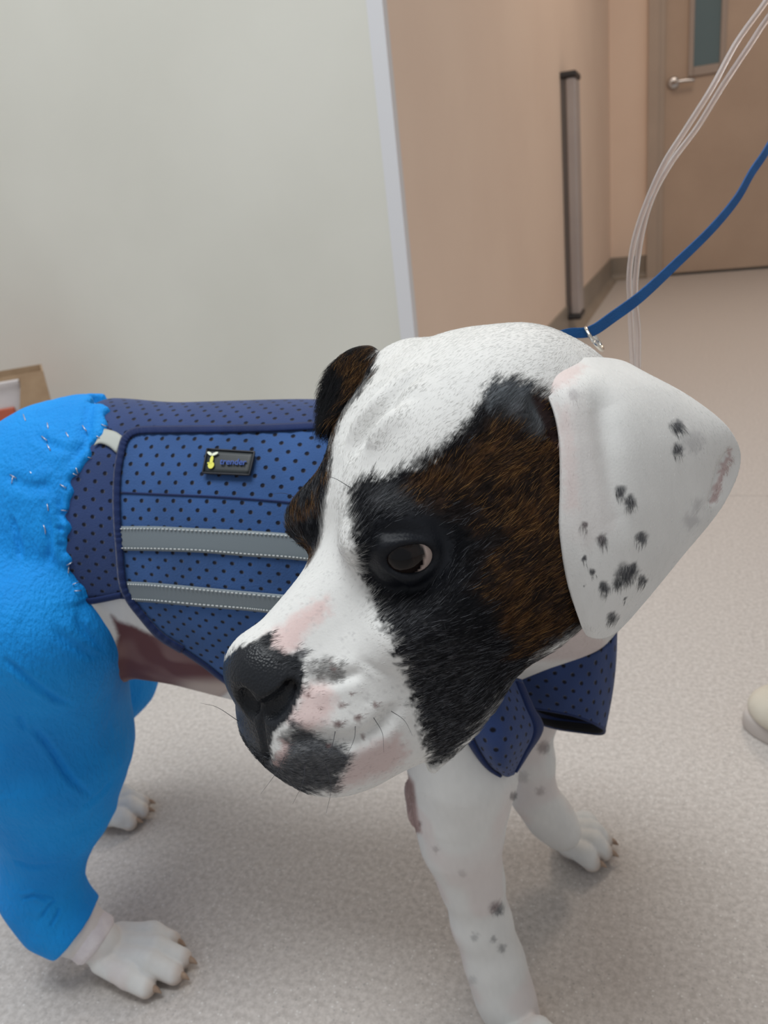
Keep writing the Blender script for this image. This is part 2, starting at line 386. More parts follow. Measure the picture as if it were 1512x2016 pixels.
def smooth01(x, a, b):
    t = np.clip((x-a)/(b-a), 0, 1); return t*t*(3-2*t)
def hashnoise(P, scale, seed=0):
    """smooth value noise in [0, 1]"""
    Q = np.asarray(P)*scale+seed*17.31; I = np.floor(Q).astype(np.int64); f = Q-I; f = f*f*(3-2*f); out = 0
    for a in (0, 1):
        for b in (0, 1):
            for c in (0, 1):
                h = (I[..., 0]+a)*374761393+(I[..., 1]+b)*668265263+(I[..., 2]+c)*2147483647+seed*1013
                h = (h ^ (h >> 13))*1274126177 & 0x7fffffff; h = ((h ^ (h >> 16)) & 0xffff)/65535.
                out = out+h*(f[..., 0] if a else 1-f[..., 0])*(f[..., 1] if b else 1-f[..., 1])*(f[..., 2] if c else 1-f[..., 2])
    return out
def polysd(p, poly):
    """signed distance (inside positive) of 2-D points to a closed polygon"""
    poly = np.asarray(poly, float); d = np.full(len(p), 1e9); ins = np.zeros(len(p), bool)
    for a, b in zip(poly, np.roll(poly, -1, 0)):
        e = b-a; w_ = p-a; t = np.clip((w_@e)/(e@e+1e-12), 0, 1); d = np.minimum(d, np.linalg.norm(w_-t[:, None]*e, axis=1))
        cond = ((a[1] > p[:, 1]) != (b[1] > p[:, 1])); xi = a[0]+(p[:, 1]-a[1])*e[0]/(e[1] if abs(e[1]) > 1e-9 else 1e-9)
        ins ^= cond & (p[:, 0] < xi)
    return np.where(ins, d, -d)

import time; T0 = time.time()
V, F = dog.mesh((-.70, .12, -.012), (.16, .72, .62), VOX)
print('dog mesh', len(V), len(F), time.time()-T0)
NV = vnormals(V, F)
for _ in range(2): pass
# --- creases and folds pressed into the skin
def polydist(P, line):
    d = np.full(len(P), 1e9); u = np.zeros(len(P)); n = len(line)-1
    for i in range(n):
        a, b = line[i], line[i+1]; e = b-a; t = np.clip(((P-a)@e)/(e@e+1e-15), 0, 1); q = np.linalg.norm(P-a-t[:, None]*e, axis=1)
        m = q < d; d[m] = q[m]; u[m] = (i+t[m])/n
    return d, u
def crease(pts, width, depth, taper=.2, side=0.0):
    global V
    L3 = dog.hit(*catmull([(x, y, 0) for x, y in pts], len(pts)*4)[:, :2].T)
    lo, hi = L3.min(0)-width*4, L3.max(0)+width*4
    m = np.nonzero(((V > lo) & (V < hi)).all(1))[0]
    d, u = polydist(V[m], L3); tp = smooth01(u, 0, taper)*smooth01(1-u, 0, taper) if taper else 1
    V[m] += NV[m]*(tp*(-depth*np.exp(-(d/width)**2)+side*np.exp(-((d-2.2*width)/(1.3*width))**2)))[:, None]
crease([(512, 1398), (514, 1430), (520, 1470), (528, 1500)], .0016, .0016, .1)                                   # philtrum
crease([(545, 1482), (566, 1463), (610, 1453), (680, 1460), (735, 1440), (770, 1400), (772, 1378)], .0030, .0026, .25, .0006)   # edge of the upper lip
crease([(597, 1348), (640, 1342), (690, 1330), (720, 1322)], .0022, .0016, .3, .0005)                             # fold beside the nose
crease([(700, 1290), (740, 1318), (790, 1340)], .0018, .0008, .4)
crease([(690, 920), (706, 870), (745, 815), (790, 765), (850, 722)], .0044, .0044, .35, .0022)                   # forehead furrows
crease([(703, 905), (735, 842), (780, 798), (835, 772)], .0040, .0034, .35, .0018)
crease([(672, 905), (690, 850), (730, 790), (770, 745)], .0040, .0022, .35, .0012)
crease([(722, 1040), (760, 1047), (815, 1048), (862, 1072)], .0030, .0020, .3, .0010)                            # above the eye
crease([(735, 1110), (770, 1142), (815, 1160), (862, 1140)], .0026, .0012, .3, .0006)                            # under the lower lid
crease([(1036, 768), (1064, 800), (1092, 850), (1100, 890)], .0050, .0040, .25)                                  # hollow in front of the ear
NV = vnormals(V, F)
wr = smooth01(NV@np.array([0, 0, 1.]), -1, 1)

# --- the ears, grown as closed leaf-shaped shells and joined to the body mesh
def leaf(rows, nu, nv, th, bulge=0.0):
    R = np.array([[at(*p) for p in r] for r in rows]); A = np.stack([catmull(r, nu) for r in R], 0)
    G = np.stack([catmull(A[:, j], nv) for j in range(nu)], 1)          # nv x nu x 3
    du = np.gradient(G, axis=1); dv = np.gradient(G, axis=0); n = np.cross(du, dv); n /= np.linalg.norm(n, axis=-1)[..., None]+1e-12
    if (n.reshape(-1, 3)@(CAM-G.mean((0, 1)))).mean() < 0: n = -n
    u = np.linspace(0, 1, nu)[None, :]; v = np.linspace(0, 1, nv)[:, None]
    e = np.minimum(np.minimum(u, 1-u)*nu, (1-v)*nv*1.0); t = th*np.sqrt(np.clip(1-(1-np.clip(e/5, 0, 1))**2, 0, 1))
    top = G+n*(t*.5)[..., None]; bot = G-n*(t*.5)[..., None]
    idx = np.arange(nu*nv).reshape(nv, nu); q = np.stack([idx[:-1, :-1], idx[:-1, 1:], idx[1:, 1:], idx[1:, :-1]], -1).reshape(-1, 4)
    VV = np.concatenate([top.reshape(-1, 3), bot.reshape(-1, 3)])
    FF = np.concatenate([q, q[:, ::-1]+nu*nv])
    nn = np.cross(VV[q[0, 1]]-VV[q[0, 0]], VV[q[0, 3]]-VV[q[0, 0]])
    if vnormals(top.reshape(-1, 3), q).reshape(nv, nu, 3)[nv//2, nu//2]@n[nv//2, nu//2] < 0: FF = FF[:, ::-1]
    return VV, FF, np.concatenate([np.stack(np.broadcast_arrays(u, v), -1).reshape(-1, 2)]*2), np.concatenate([(-dv).reshape(-1, 3)]*2)*-1
ER = [[(1058, 764, .326), (1085, 728, .328), (1150, 712, .338), (1215, 716, .354), (1262, 738, .370)],
      [(1083, 795, .315), (1125, 775, .312), (1195, 772, .320), (1290, 775, .345), (1362, 790, .375)],
      [(1099, 860, .311), (1140, 862, .309), (1225, 862, .314), (1340, 862, .343), (1434, 846, .384)],
      [(1102, 950, .310), (1148, 960, .309), (1240, 985, .314), (1355, 960, .348), (1456, 905, .400)],
      [(1101, 1045, .312), (1155, 1066, .311), (1232, 1078, .317), (1332, 1052, .344), (1425, 985, .382)],
      [(1113, 1135, .317), (1163, 1148, .316), (1222, 1155, .321), (1282, 1130, .338), (1338, 1092, .356)],
      [(1138, 1212, .324), (1164, 1221, .324), (1196, 1221, .327), (1226, 1205, .334), (1254, 1193, .341)],
      [(1158, 1246, .331), (1172, 1253, .331), (1183, 1254, .332), (1193, 1251, .334), (1206, 1243, .336)]]
EL = [[(752, 700, .397), (728, 686, .404), (688, 695, .412), (650, 728, .418)],
      [(741, 722, .391), (714, 720, .395), (678, 734, .401), (638, 762, .410)],
      [(722, 752, .385), (696, 758, .389), (664, 775, .395), (632, 800, .404)],
      [(697, 790, .381), (677, 800, .385), (655, 815, .389), (632, 838, .398)],
      [(668, 832, .379), (658, 838, .381), (646, 846, .385), (636, 856, .390)]]
e1 = leaf(ER, 130, 170, .0042); e2 = leaf(EL, 60, 60, .004)
nb_, n1, n2 = len(V), len(e1[0]), len(e2[0])
V = np.concatenate([V, e1[0], e2[0]]); F = np.concatenate([F, e1[1]+nb_, e2[1]+nb_+n1])
PART = np.concatenate([np.zeros(nb_, int), np.full(n1, 1), np.full(n2, 2)])
EDIR = np.concatenate([np.zeros((nb_, 3)), e1[3], e2[3]])
NV = vnormals(V, F)
m = np.nonzero(PART == 1)[0]                  # ripple along the ear and the curled slit in its rear edge
pl = proj(V[m]); ridge, ru = polydist(np.c_[pl[:, :2], np.zeros(len(m))], np.array([(1165, 735, 0), (1190, 800, 0), (1200, 900, 0), (1225, 1020, 0), (1245, 1080, 0)], float))
side_ = np.where(np.arange(len(m)) < n1//2, 1, -1)
V[m] -= NV[m]*(side_*smooth01(ru, 0, .3)*smooth01(1-ru, 0, .45)*.0036*np.exp(-(ridge/30)**2))[:, None]
slit, _ = polydist(np.c_[pl[:, :2], np.zeros(len(m))], np.array([(1436, 893, 0), (1420, 918, 0), (1410, 955, 0), (1402, 985, 0)], float))
V[m] -= NV[m]*(side_*.0020*np.exp(-(slit/7)**2))[:, None]
NV = vnormals(V, F)

# --- coat colours: patches of the coat, with some shade painted in as well
Vl = (V-HO)@HM.T; PJ = proj(V)[:, :2]
nz = lambda sc_, sd: hashnoise(V, sc_, sd)
WHITE = np.array([.715, .712, .695]); BLACK = np.array([.0065, .007, .0095]); BROWN = np.array([.125, .055, .016]); PINK = np.array([.64, .475, .455]); GREY = np.array([.075, .078, .085])
COL = np.tile(WHITE, (len(V), 1))*(.95+.06*nz(60, 1)+.05*hashnoise(V*[1, 1, .35], 420, 2))[:, None]
WET = np.zeros(len(V)); BARE = np.zeros(len(V))
def paint(wt, c): 
    global COL
    COL = COL*(1-wt[:, None])+np.asarray(c)*wt[:, None]
hd = np.zeros(len(V)); ih = np.nonzero((PART == 0) & (np.linalg.norm(V-hp(-.02, 0, -.02), axis=1) < .19))[0]
hd[ih] = head(V[ih]) < .003
is_head = (PART == 0) & (hd > 0) & (Vl[:, 0] > -.16)
jag = (nz(420, 3)-.5)*26+(nz(1100, 5)-.5)*20
PATCH = [(847, 1505), (822, 1424), (802, 1344), (772, 1268), (742, 1213), (722, 1163), (706, 1102), (694, 1047), (684, 992), (686, 967), (706, 949), (742, 942), (792, 927), (847, 901), (887, 866), (923, 826), (948, 781), (968, 753), (1008, 748), (1040, 760), (1085, 790), (1200, 800), (1200, 1215), (1139, 1240), (1063, 1285), (1018, 1345), (968, 1400), (928, 1450), (887, 1490)]
near = smooth01(polysd(PJ, PATCH)+jag, -9, 9)*smooth01(Vl[:, 1], .0, .006)*is_head*(proj(V)[:, 2] < .41)
paint(near, BLACK)
BR = [(880, 890), (950, 845), (1040, 830), (1110, 880), (1120, 1000), (1130, 1180), (1150, 1240), (1080, 1290), (1010, 1300), (1000, 1240), (965, 1180), (935, 1110), (960, 1065), (930, 1035), (870, 1000), (805, 975), (800, 940)]
stripes = .5+.5*np.sin((Vl[:, 0]*1.3+Vl[:, 2]*.6+Vl[:, 1])*640+9*nz(70, 9))
brw = near*smooth01(polysd(PJ, BR)+(nz(140, 6)-.5)*70, -34, 42)*(.35+.65*smooth01(nz(210, 8)*.55+stripes*.25, .25, .7))
brw *= .4+.6*smooth01(nz(90, 61)*.7+nz(230, 62)*.3, .3, .62)
paint(brw*.95, BROWN)
tuft = near*smooth01(polysd(PJ, [(715, 970), (760, 960), (800, 985), (830, 1020), (800, 1030), (760, 1010), (725, 1000)])+(nz(300, 11)-.5)*20, -14, 14)
paint(tuft*.75, GREY)
grt = near*smooth01(polysd(PJ, [(950, 775), (975, 745), (1035, 755), (1090, 840), (1060, 860), (1020, 815), (960, 805)])+(nz(200, 12)-.5)*30, -18, 18)
paint(grt*.6, (.20, .22, .24))
lowg = near*smooth01(polysd(PJ, [(760, 1180), (800, 1180), (960, 1300), (960, 1400), (880, 1500), (840, 1500), (800, 1350)]), -30, 40)*smooth01(nz(900, 14), .45, .75)
paint(lowg*.5, (.07, .072, .08))
FARP = [(738, 718), (728, 746), (701, 781), (671, 821), (656, 861), (649, 901), (649, 942), (646, 972), (644, 1007), (641, 1047), (636, 1082), (624, 1115), (560, 1110), (520, 1000), (560, 880), (600, 780), (640, 660), (722, 655)]
far = np.maximum(smooth01(polysd(PJ, FARP)+jag*.7, -6, 6)*smooth01(-Vl[:, 1], .004, .01), smooth01(-Vl[:, 1], .035, .045)*smooth01(Vl[:, 0], -.072, -.060)*smooth01(-Vl[:, 0], -.03, -.015))*is_head
paint(far, BLACK*1.2); paint(far*smooth01(nz(160, 15), .4, .75)*.75, BROWN*.62); paint(far*smooth01(nz(500, 16), .5, .8)*.5*smooth01(PJ[:, 1], 900, 960), GREY*1.2)
hol_shade = is_head*smooth01(polysd(PJ, [(1040, 772), (1075, 782), (1100, 840), (1102, 910), (1085, 890), (1064, 830)]), -5, 7)
paint(hol_shade*.9, (.035, .016, .014))  # shade of the hollow before the ear, put into the colour
# muzzle skin
mz = is_head & (Vl[:, 0] > .012)
soft = (nz(500, 21)-.5)*16+(nz(1300, 22)-.5)*8
def patch(poly, c, amt=1.0, e=6, n_=1.0, lim=None):
    wt = smooth01(polysd(PJ, poly)+soft*n_, -e, e)*amt*mz
    if lim is not None: wt = wt*lim
    paint(wt, c); return wt
nearside = smooth01(Vl[:, 1], -.012, -.004)
patch([(516, 1258), (545, 1237), (590, 1205), (640, 1175), (650, 1200), (600, 1250), (586, 1278), (560, 1293), (536, 1278)], PINK*1.08, .85, 14)
patch([(595, 1348), (635, 1342), (660, 1365), (655, 1400), (634, 1430), (600, 1445), (565, 1418), (583, 1383)], PINK, .8, 14)
patch([(688, 1490), (740, 1462), (784, 1448), (805, 1482), (769, 1520), (711, 1540), (650, 1556), (676, 1514)], PINK*.9, .75, 16)
patch([(609, 1316), (624, 1298), (653, 1296), (679, 1316), (676, 1333), (653, 1339), (624, 1339), (606, 1330)], (.22, .215, .21), .9, 10, 1.6)
patch([(596, 1280), (606, 1284), (604, 1300), (592, 1306), (575, 1296), (566, 1288)], GREY*1.2, .9, 5)
dk = patch([(538, 1494), (557, 1476), (560, 1453), (577, 1424), (595, 1435), (630, 1450), (653, 1453), (667, 1467), (690, 1490), (678, 1514), (655, 1560), (560, 1560), (500, 1500), (520, 1480)], (.045, .048, .055), .97, 9, 1.4)
paint(dk*smooth01(nz(900, 25), .5, .8)*.6, (.17, .17, .175))
nose = patch([(470, 1270), (478, 1273), (501, 1262), (531, 1243), (537, 1252), (532, 1275), (548, 1281), (563, 1291), (583, 1290), (592, 1304), (597, 1336), (597, 1360), (586, 1383), (579, 1395), (567, 1418), (550, 1430), (538, 1447), (533, 1476), (535, 1495), (500, 1520), (420, 1440), (410, 1330)], (.017, .019, .023), 1, 3, .4)
ndist = np.min([np.linalg.norm(V-q, axis=1) for q in NB], axis=0)
paint(smooth01(-ndist, -.0042, -.0026)*mz, (.003, .003, .004))  # nostril pits blackened: their inner shade is painted on
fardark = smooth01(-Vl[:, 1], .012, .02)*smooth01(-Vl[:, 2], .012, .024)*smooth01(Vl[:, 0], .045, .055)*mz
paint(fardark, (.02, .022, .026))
WET = np.maximum(nose*smooth01(Vl[:, 0], .056, .064)*smooth01(Vl[:, 2], -.034, -.028), 0); BARE = np.maximum(BARE, WET)
patch([(548, 1465), (560, 1458), (570, 1470), (553, 1500), (540, 1505)], PINK*.8, .8, 4)
for x, y, r_ in [(673, 1389, 6), (739, 1389, 7), (704, 1413, 7), (666, 1427, 8), (714, 1450, 5), (647, 1467, 6), (606, 1370, 5), (630, 1395, 5), (690, 1365, 4), (655, 1318, 5), (652, 1302, 4)]:
    paint(smooth01(-np.linalg.norm(PJ-(x, y), axis=1)+soft*.3, -r_*1.25, -r_*.4)*mz*.85, (.16, .085, .08))
paint(smooth01(nz(1500, 27), .72, .9)*mz*nearside*.25*(1-nose), (.2, .19, .2))
# skin round the eyes
_lidwet = .4
for e in EYE:
    de = np.linalg.norm(Vl-np.array(e), axis=1); wt = smooth01(-de, -.022, -.0165)*is_head
    paint(wt, (.0075, .009, .013)); BARE = np.maximum(BARE, smooth01(-de, -.0185, -.0165)*is_head); WET = np.maximum(WET, _lidwet*smooth01(-de, -.0165, -.0150)*is_head)
# ears
m1 = PART == 1; spots = [(955, 610, 42), (960, 745, 34), (615, 1000, 32), (670, 1060, 38), (400, 1200, 22), (505, 1295, 38), (745, 1280, 38), (650, 1490, 58), (600, 1545, 34), (690, 1460, 36), (515, 1580, 36), (750, 1530, 26), (570, 1760, 32), (400, 1400, 14), (440, 1480, 16), (395, 1575, 8), (640, 1640, 10)]
for x, y, r_ in spots:
    c = np.array([1020+x*.3273, 640+y*.3273]); r_ = r_*.3273
    paint(smooth01(-np.linalg.norm(PJ-c, axis=1)+soft*.55, -r_*1.35, -r_*.45)*m1*.93, (.045, .047, .055))
for x, y, r_ in [(1050, 700, 75), (1040, 1180, 55), (1080, 1080, 40), (340, 420, 40)]:
    c = np.array([1020+x*.3273, 640+y*.3273]); r_ = r_*.3273
    paint(smooth01(-np.linalg.norm(PJ-c, axis=1)+soft, -r_*1.3, -r_*.3)*m1*.45, (.33, .32, .33))
ep = lambda poly, e: smooth01(polysd(PJ, poly)+soft, -e, e)*m1
paint(ep([(1040, 745), (1100, 712), (1150, 722), (1130, 748), (1080, 775)], 12)*.55, PINK)
paint(ep([(1098, 800), (1120, 800), (1130, 860), (1140, 1000), (1115, 1010), (1106, 900)], 14)*.35, PINK*1.1)
paint(ep([(1436, 885), (1425, 905), (1408, 950), (1398, 990), (1410, 985), (1424, 940), (1440, 905)], 4)*.7, (.40, .25, .24))
COL[nb_+n1//2:nb_+n1] = PINK*.9
paint(smooth01(polysd(PJ, [(1096, 780), (1140, 770), (1170, 820), (1190, 930), (1215, 1040), (1160, 1080), (1112, 1060), (1100, 930)])+soft, -22, 22)*m1*.16, PINK*.8)  # faint pinkish shading of the ear's front band, put into the colour
m2 = (PART == 2).astype(float); paint(m2, BLACK*.8); paint(m2*smooth01(polysd(PJ, [(755, 690), (720, 680), (660, 715), (690, 735), (690, 760), (660, 820), (700, 800), (745, 740)])+soft, -8, 8)*smooth01(nz(260, 31), .25, .7)*.85, BROWN*.75)
paint(m2*smooth01(polysd(PJ, [(765, 690), (740, 690), (742, 712), (758, 712)]), -4, 6), WHITE)
# legs, belly
for x, y, r_, a in [(978, 1788, 15, .85), (971, 1849, 7, .5), (988, 1866, 9, .5), (935, 1844, 8, .4), (1070, 1471, 13, .7), (1063, 1558, 9, .5), (1012, 1566, 7, .7), (822, 1622, 7, .9), (858, 1672, 7, .4), (930, 1930, 9, .25), (1030, 1530, 12, .3), (910, 1720, 8, .25)]:
    wt = smooth01(-np.linalg.norm(PJ-(x, y), axis=1)+soft*.5, -r_*1.4, -r_*.4)*(PART == 0)*(1-is_head)*a
    paint(wt, (.12, .125, .135) if y != 1622 else (.02, .02, .02))
body_ = (PART == 0)*(1-is_head)
paint(body_*smooth01(polysd(PJ, [(800, 1520), (815, 1540), (822, 1600), (830, 1640), (805, 1630), (795, 1560)]), -5, 5), PINK*.62)
paint(body_*smooth01(nz(45, 33), .45, .75)*smooth01(-V[:, 2], -.30, -.2)*.28, PINK)
paint(body_*smooth01(polysd(PJ, [(1050, 1300), (1070, 1262), (1140, 1215), (1200, 1240), (1180, 1300)]), -8, 8)*.5, PINK*.85)
bel = body_*smooth01(polysd(PJ, [(218, 1210), (232, 1222), (262, 1232), (300, 1250), (340, 1262), (470, 1345), (420, 1380), (200, 1400), (222, 1300), (232, 1250)])+soft*.15, -6, 6)*(V[:, 0] < -.2)
paint(bel, (.125, .052, .056)); paint(bel*smooth01(nz(60, 35), .45, .8)*.5, (.30, .20, .19)); paint(bel*smooth01(PJ[:, 1], 1325, 1355)*smooth01(PJ[:, 0], 320, 390), (.5, .42, .38)); BARE = np.maximum(BARE, bel)
paint(body_*smooth01(-V[:, 2], -.014, -.006)*.45, (.45, .30, .2))

toe = np.zeros(len(V))
for c_, d_, r_ in CLAWS: toe = np.maximum(toe, smooth01(-np.linalg.norm(V-c_, axis=1), -.011, -.004))
paint(toe*.45*(PART == 0), (.42, .29, .21))

def coat_mat():
    m = mat('short_coat', (.8, .78, .75), .62, .22); a = N(m, 'ShaderNodeAttribute', attribute_name='coat'); L(m, a.outputs['Color'], bsdf(m).inputs['Base Color'])
    wv = N(m, 'ShaderNodeAttribute', attribute_name='wet'); mr = N(m, 'ShaderNodeMapRange'); mr.inputs['To Min'].default_value = .65; mr.inputs['To Max'].default_value = .33
    L(m, wv.outputs['Fac'], mr.inputs['Value']); L(m, mr.outputs['Result'], bsdf(m).inputs['Roughness'])
    tc = N(m, 'ShaderNodeTexCoord'); n = N(m, 'ShaderNodeTexVoronoi'); n.inputs['Scale'].default_value = 900; L(m, tc.outputs['Object'], n.inputs['Vector'])
    b = N(m, 'ShaderNodeBump'); b.inputs['Distance'].default_value = .0006; mb = N(m, 'ShaderNodeMapRange'); mb.inputs['To Min'].default_value = .07; mb.inputs['To Max'].default_value = .4; L(m, wv.outputs['Fac'], mb.inputs['Value']); L(m, mb.outputs['Result'], b.inputs['Strength']); L(m, n.outputs['Distance'], b.inputs['Height']); L(m, b.outputs['Normal'], bsdf(m).inputs['Normal'])
    return m
M_coat = coat_mat()
V[:, 2] = np.maximum(V[:, 2], .0005)
body = mesh_np('dog', V, F, M_coat)
def pattr(me, name, typ, arr, dom='POINT'):
    a = me.attributes.new(name, typ, dom); a.data.foreach_set('color' if 'COLOR' in typ else 'vector' if typ in ('FLOAT2', 'FLOAT_VECTOR') else 'value', np.ascontiguousarray(arr, np.float32).ravel())
pattr(body.data, 'coat', 'FLOAT_COLOR', np.c_[COL, np.ones(len(V))]); pattr(body.data, 'wet', 'FLOAT', WET)
tag(body, 'white dog with brindle face patches and speckled ear, in navy vest and blue bandage', 'dog')
print('dog built', time.time()-T0)

# ------------------------------------------------------------------ the vest
def grid_obj(name, G, m, parent, th=.0012, uv=None, off=-1.0, smooth=True):
    nv, nu = G.shape[:2]; idx = np.arange(nu*nv).reshape(nv, nu)
    q = np.stack([idx[:-1, :-1], idx[:-1, 1:], idx[1:, 1:], idx[1:, :-1]], -1).reshape(-1, 4); P = G.reshape(-1, 3)
    n = np.cross(G[nv//2, min(nu//2+1, nu-1)]-G[nv//2, nu//2-1], G[min(nv//2+1, nv-1), nu//2]-G[nv//2-1, nu//2])
    if n@(G[nv//2, nu//2]-np.array([-.3, .475, .355])) < 0: q = q[:, ::-1]
    o = mesh_np(name, P, q, m, parent, smooth)
    if uv is not None: pattr(o.data, 'cloth_uv', 'FLOAT2', uv.reshape(-1, 2))
    s_ = o.modifiers.new('thickness', 'SOLIDIFY'); s_.thickness = th; s_.offset = off
    return o
def fabric(name, col, dots=True, rough=.85):
    m = mat(name, col, rough, .25); b = bsdf(m); b.inputs['Sheen Weight'].default_value = .15
    a = N(m, 'ShaderNodeAttribute', attribute_name='cloth_uv'); tc = N(m, 'ShaderNodeTexCoord')
    fine = N(m, 'ShaderNodeTexNoise'); fine.inputs['Scale'].default_value = 900; fine.inputs['Detail'].default_value = 2; L(m, tc.outputs['Object'], fine.inputs['Vector'])
    bp = N(m, 'ShaderNodeBump'); bp.inputs['Strength'].default_value = .5; bp.inputs['Distance'].default_value = .0006
    big = N(m, 'ShaderNodeTexNoise'); big.inputs['Scale'].default_value = 25; L(m, tc.outputs['Object'], big.inputs['Vector'])
    cr = N(m, 'ShaderNodeValToRGB'); cr.color_ramp.elements[0].position = .3; cr.color_ramp.elements[1].position = .7
    cr.color_ramp.elements[0].color = (*[c*.85 for c in col], 1); cr.color_ramp.elements[1].color = (*[c*1.15 for c in col], 1); L(m, big.outputs['Fac'], cr.inputs['Fac'])
    if dots:
        P_, R_ = .0126, .00145; ds = []
        for sh in (0, .5):
            v = N(m, 'ShaderNodeVectorMath', operation='MULTIPLY'); v.inputs[1].default_value = (1/P_, 1/P_, 0); L(m, a.outputs['Vector'], v.inputs[0])
            ad = N(m, 'ShaderNodeVectorMath', operation='ADD'); ad.inputs[1].default_value = (sh, sh, 0); L(m, v.outputs[0], ad.inputs[0])
            fr = N(m, 'ShaderNodeVectorMath', operation='FRACTION'); L(m, ad.outputs[0], fr.inputs[0])
            sb = N(m, 'ShaderNodeVectorMath', operation='SUBTRACT'); sb.inputs[1].default_value = (.5, .5, 0); L(m, fr.outputs[0], sb.inputs[0])
            ln = N(m, 'ShaderNodeVectorMath', operation='LENGTH'); L(m, sb.outputs[0], ln.inputs[0]); ds.append(ln)
        mn = N(m, 'ShaderNodeMath', operation='MINIMUM'); L(m, ds[0].outputs['Value'], mn.inputs[0]); L(m, ds[1].outputs['Value'], mn.inputs[1])
        mr = N(m, 'ShaderNodeMapRange'); mr.inputs['From Min'].default_value = R_/P_*.75; mr.inputs['From Max'].default_value = R_/P_*1.2; L(m, mn.outputs[0], mr.inputs['Value'])
        mx = N(m, 'ShaderNodeMix', data_type='RGBA'); mx.inputs['A'].default_value = (.002, .003, .012, 1); L(m, mr.outputs['Result'], mx.inputs['Factor']); L(m, cr.outputs['Color'], mx.inputs['B'])
        L(m, mx.outputs['Result'], b.inputs['Base Color'])
        b2 = N(m, 'ShaderNodeBump'); b2.inputs['Strength'].default_value = .9; b2.inputs['Distance'].default_value = .0012; L(m, mr.outputs['Result'], b2.inputs['Height'])
        L(m, b2.outputs['Normal'], bp.inputs['Normal'])
    else: L(m, cr.outputs['Color'], b.inputs['Base Color'])
    L(m, fine.outputs['Fac'], bp.inputs['Height']); L(m, bp.outputs['Normal'], b.inputs['Normal']); return m
M_vest = fabric('navy_perforated_neoprene', (.027, .052, .155))
M_panel = fabric('blue_perforated_neoprene', (.034, .092, .255))
M_bind = fabric('navy_binding', (.005, .018, .085), False)
M_reflect = mat('reflective_tape', (.175, .21, .235), .42, .4); 
M_thread = mat('grey_thread', (.55, .58, .58), .7)
AX = np.array([0, .475, .355])
vb = SDF(); vb.ops += torso.ops; vb.chain(NEAR_FRONT[:2], .03)
def wrap(x, th, off):
    x, th = np.broadcast_arrays(np.asarray(x, float), np.asarray(th, float)); D = np.stack([np.zeros_like(x), -np.cos(th), np.sin(th)], -1)
    o = np.stack([x, np.full_like(x, AX[1]), np.full_like(x, AX[2])], -1); t = np.full(x.shape, .22)
    for _ in range(40): t = np.maximum(t-.8*(vb(o+D*t[..., None])-off), .01)
    return o+D*t[..., None]
def xt(P): return P[..., 0], np.arctan2(P[..., 2]-AX[2], -(P[..., 1]-AX[1]))
def pxhit(pts, off, n=None, s=vb):
    p = np.array(pts, float)
    if n: p = catmull(np.c_[p, np.zeros(len(p))], n)[:, :2]
    return s.hit(p[:, 0], p[:, 1], off=off)
VEDGE = [(213, 806), (208, 841), (192, 868), (166, 907), (144, 951), (133, 1003), (131, 1051), (133, 1099), (144, 1138), (157, 1178)]
ve = pxhit(VEDGE, .005, 40); vx, vt = xt(ve); o_ = np.argsort(vt); vx, vt = vx[o_], vt[o_]
xedge = lambda th: np.interp(np.where(th > np.pi/2, np.pi-th, th), vt, vx)
thlo = xt(pxhit([(200, 1178)], .004))[1][0]
th = np.linspace(thlo, np.pi-thlo, 90)[:, None]; u = np.linspace(0, 1, 70)[None, :]
x0 = xedge(th)-.018; X = x0+(-.11-x0)*u; TH = np.broadcast_to(th, X.shape)
vest = grid_obj('vest', wrap(X, TH, .0042), M_vest, body, .002, np.stack([X+TH*.003, TH*.118], -1))
vest['label'] = 'navy perforated recovery vest with grey reflective strips'
lo = wrap(np.linspace(float(xedge(np.array(thlo)))-.018, -.11, 50), np.full(50, thlo), .0048)
PAN = [(629, 837), (524, 842), (437, 844), (349, 845), (285, 846), (262, 850), (247, 862), (239, 885), (231, 930), (229, 986), (231, 1040), (234, 1073), (240, 1143), (253, 1178), (279, 1213), (314, 1252), (358, 1280), (402, 1310), (437, 1337), (500, 1378), (600, 1425)]
pl_ = pxhit(PAN[6:], .006, 60); pX, pT = xt(pl_); o_ = np.argsort(pT); pX, pT = pX[o_], pT[o_]
tp = pxhit(PAN[:7][::-1], .006, 30); tX, tT = xt(tp)
nv_, nu_ = 80, 70; v = np.linspace(0, 1, nv_)[:, None]; ttop = float(pT.max()); tbot = float(pT.min())
TH = np.broadcast_to(ttop+(tbot-ttop)*v, (nv_, nu_)).copy(); xl = np.interp(TH[:, :1], pT, pX); xr = np.maximum(-.105-.115*smooth01(-TH[:, :1], -.1, 1.0), xl+.012); X = xl+(xr-xl)*np.linspace(0, 1, nu_)[None, :]
TH += (np.interp(X, tX, tT)-ttop)*(1-v)**6
panel = grid_obj('side_panel', wrap(X, TH, .0068), M_panel, vest, .0022, np.stack([X+TH*.002, TH*.118], -1))
panel['label'] = 'brighter blue side panel of the vest'
def strip(name, line, wpx, off, m, parent, n=80, s=vb, k=4, th=.0010, wave=0.0):
    p = catmull(np.c_[np.array(line, float), np.zeros(len(line))], n)[:, :2]; t = np.gradient(p, axis=0); t /= np.linalg.norm(t, axis=1)[:, None]; nn = np.stack([-t[:, 1], t[:, 0]], 1)
    rows = []
    for j, q in enumerate(np.linspace(-.5, .5, k+1)):
        ofs = off-(.0006 if j in (0, k) else 0)+wave*np.sin(np.arange(n)*1.9)
        pp = p+nn*wpx*q; rows.append(s.hit(pp[:, 0], pp[:, 1], off=ofs))
    return grid_obj(name, np.stack(rows, 0), m, parent, th)
strip('binding', [(800, 832), (720, 834)]+PAN[:17], 15, .0088, M_bind, vest, 170, wave=.0004)
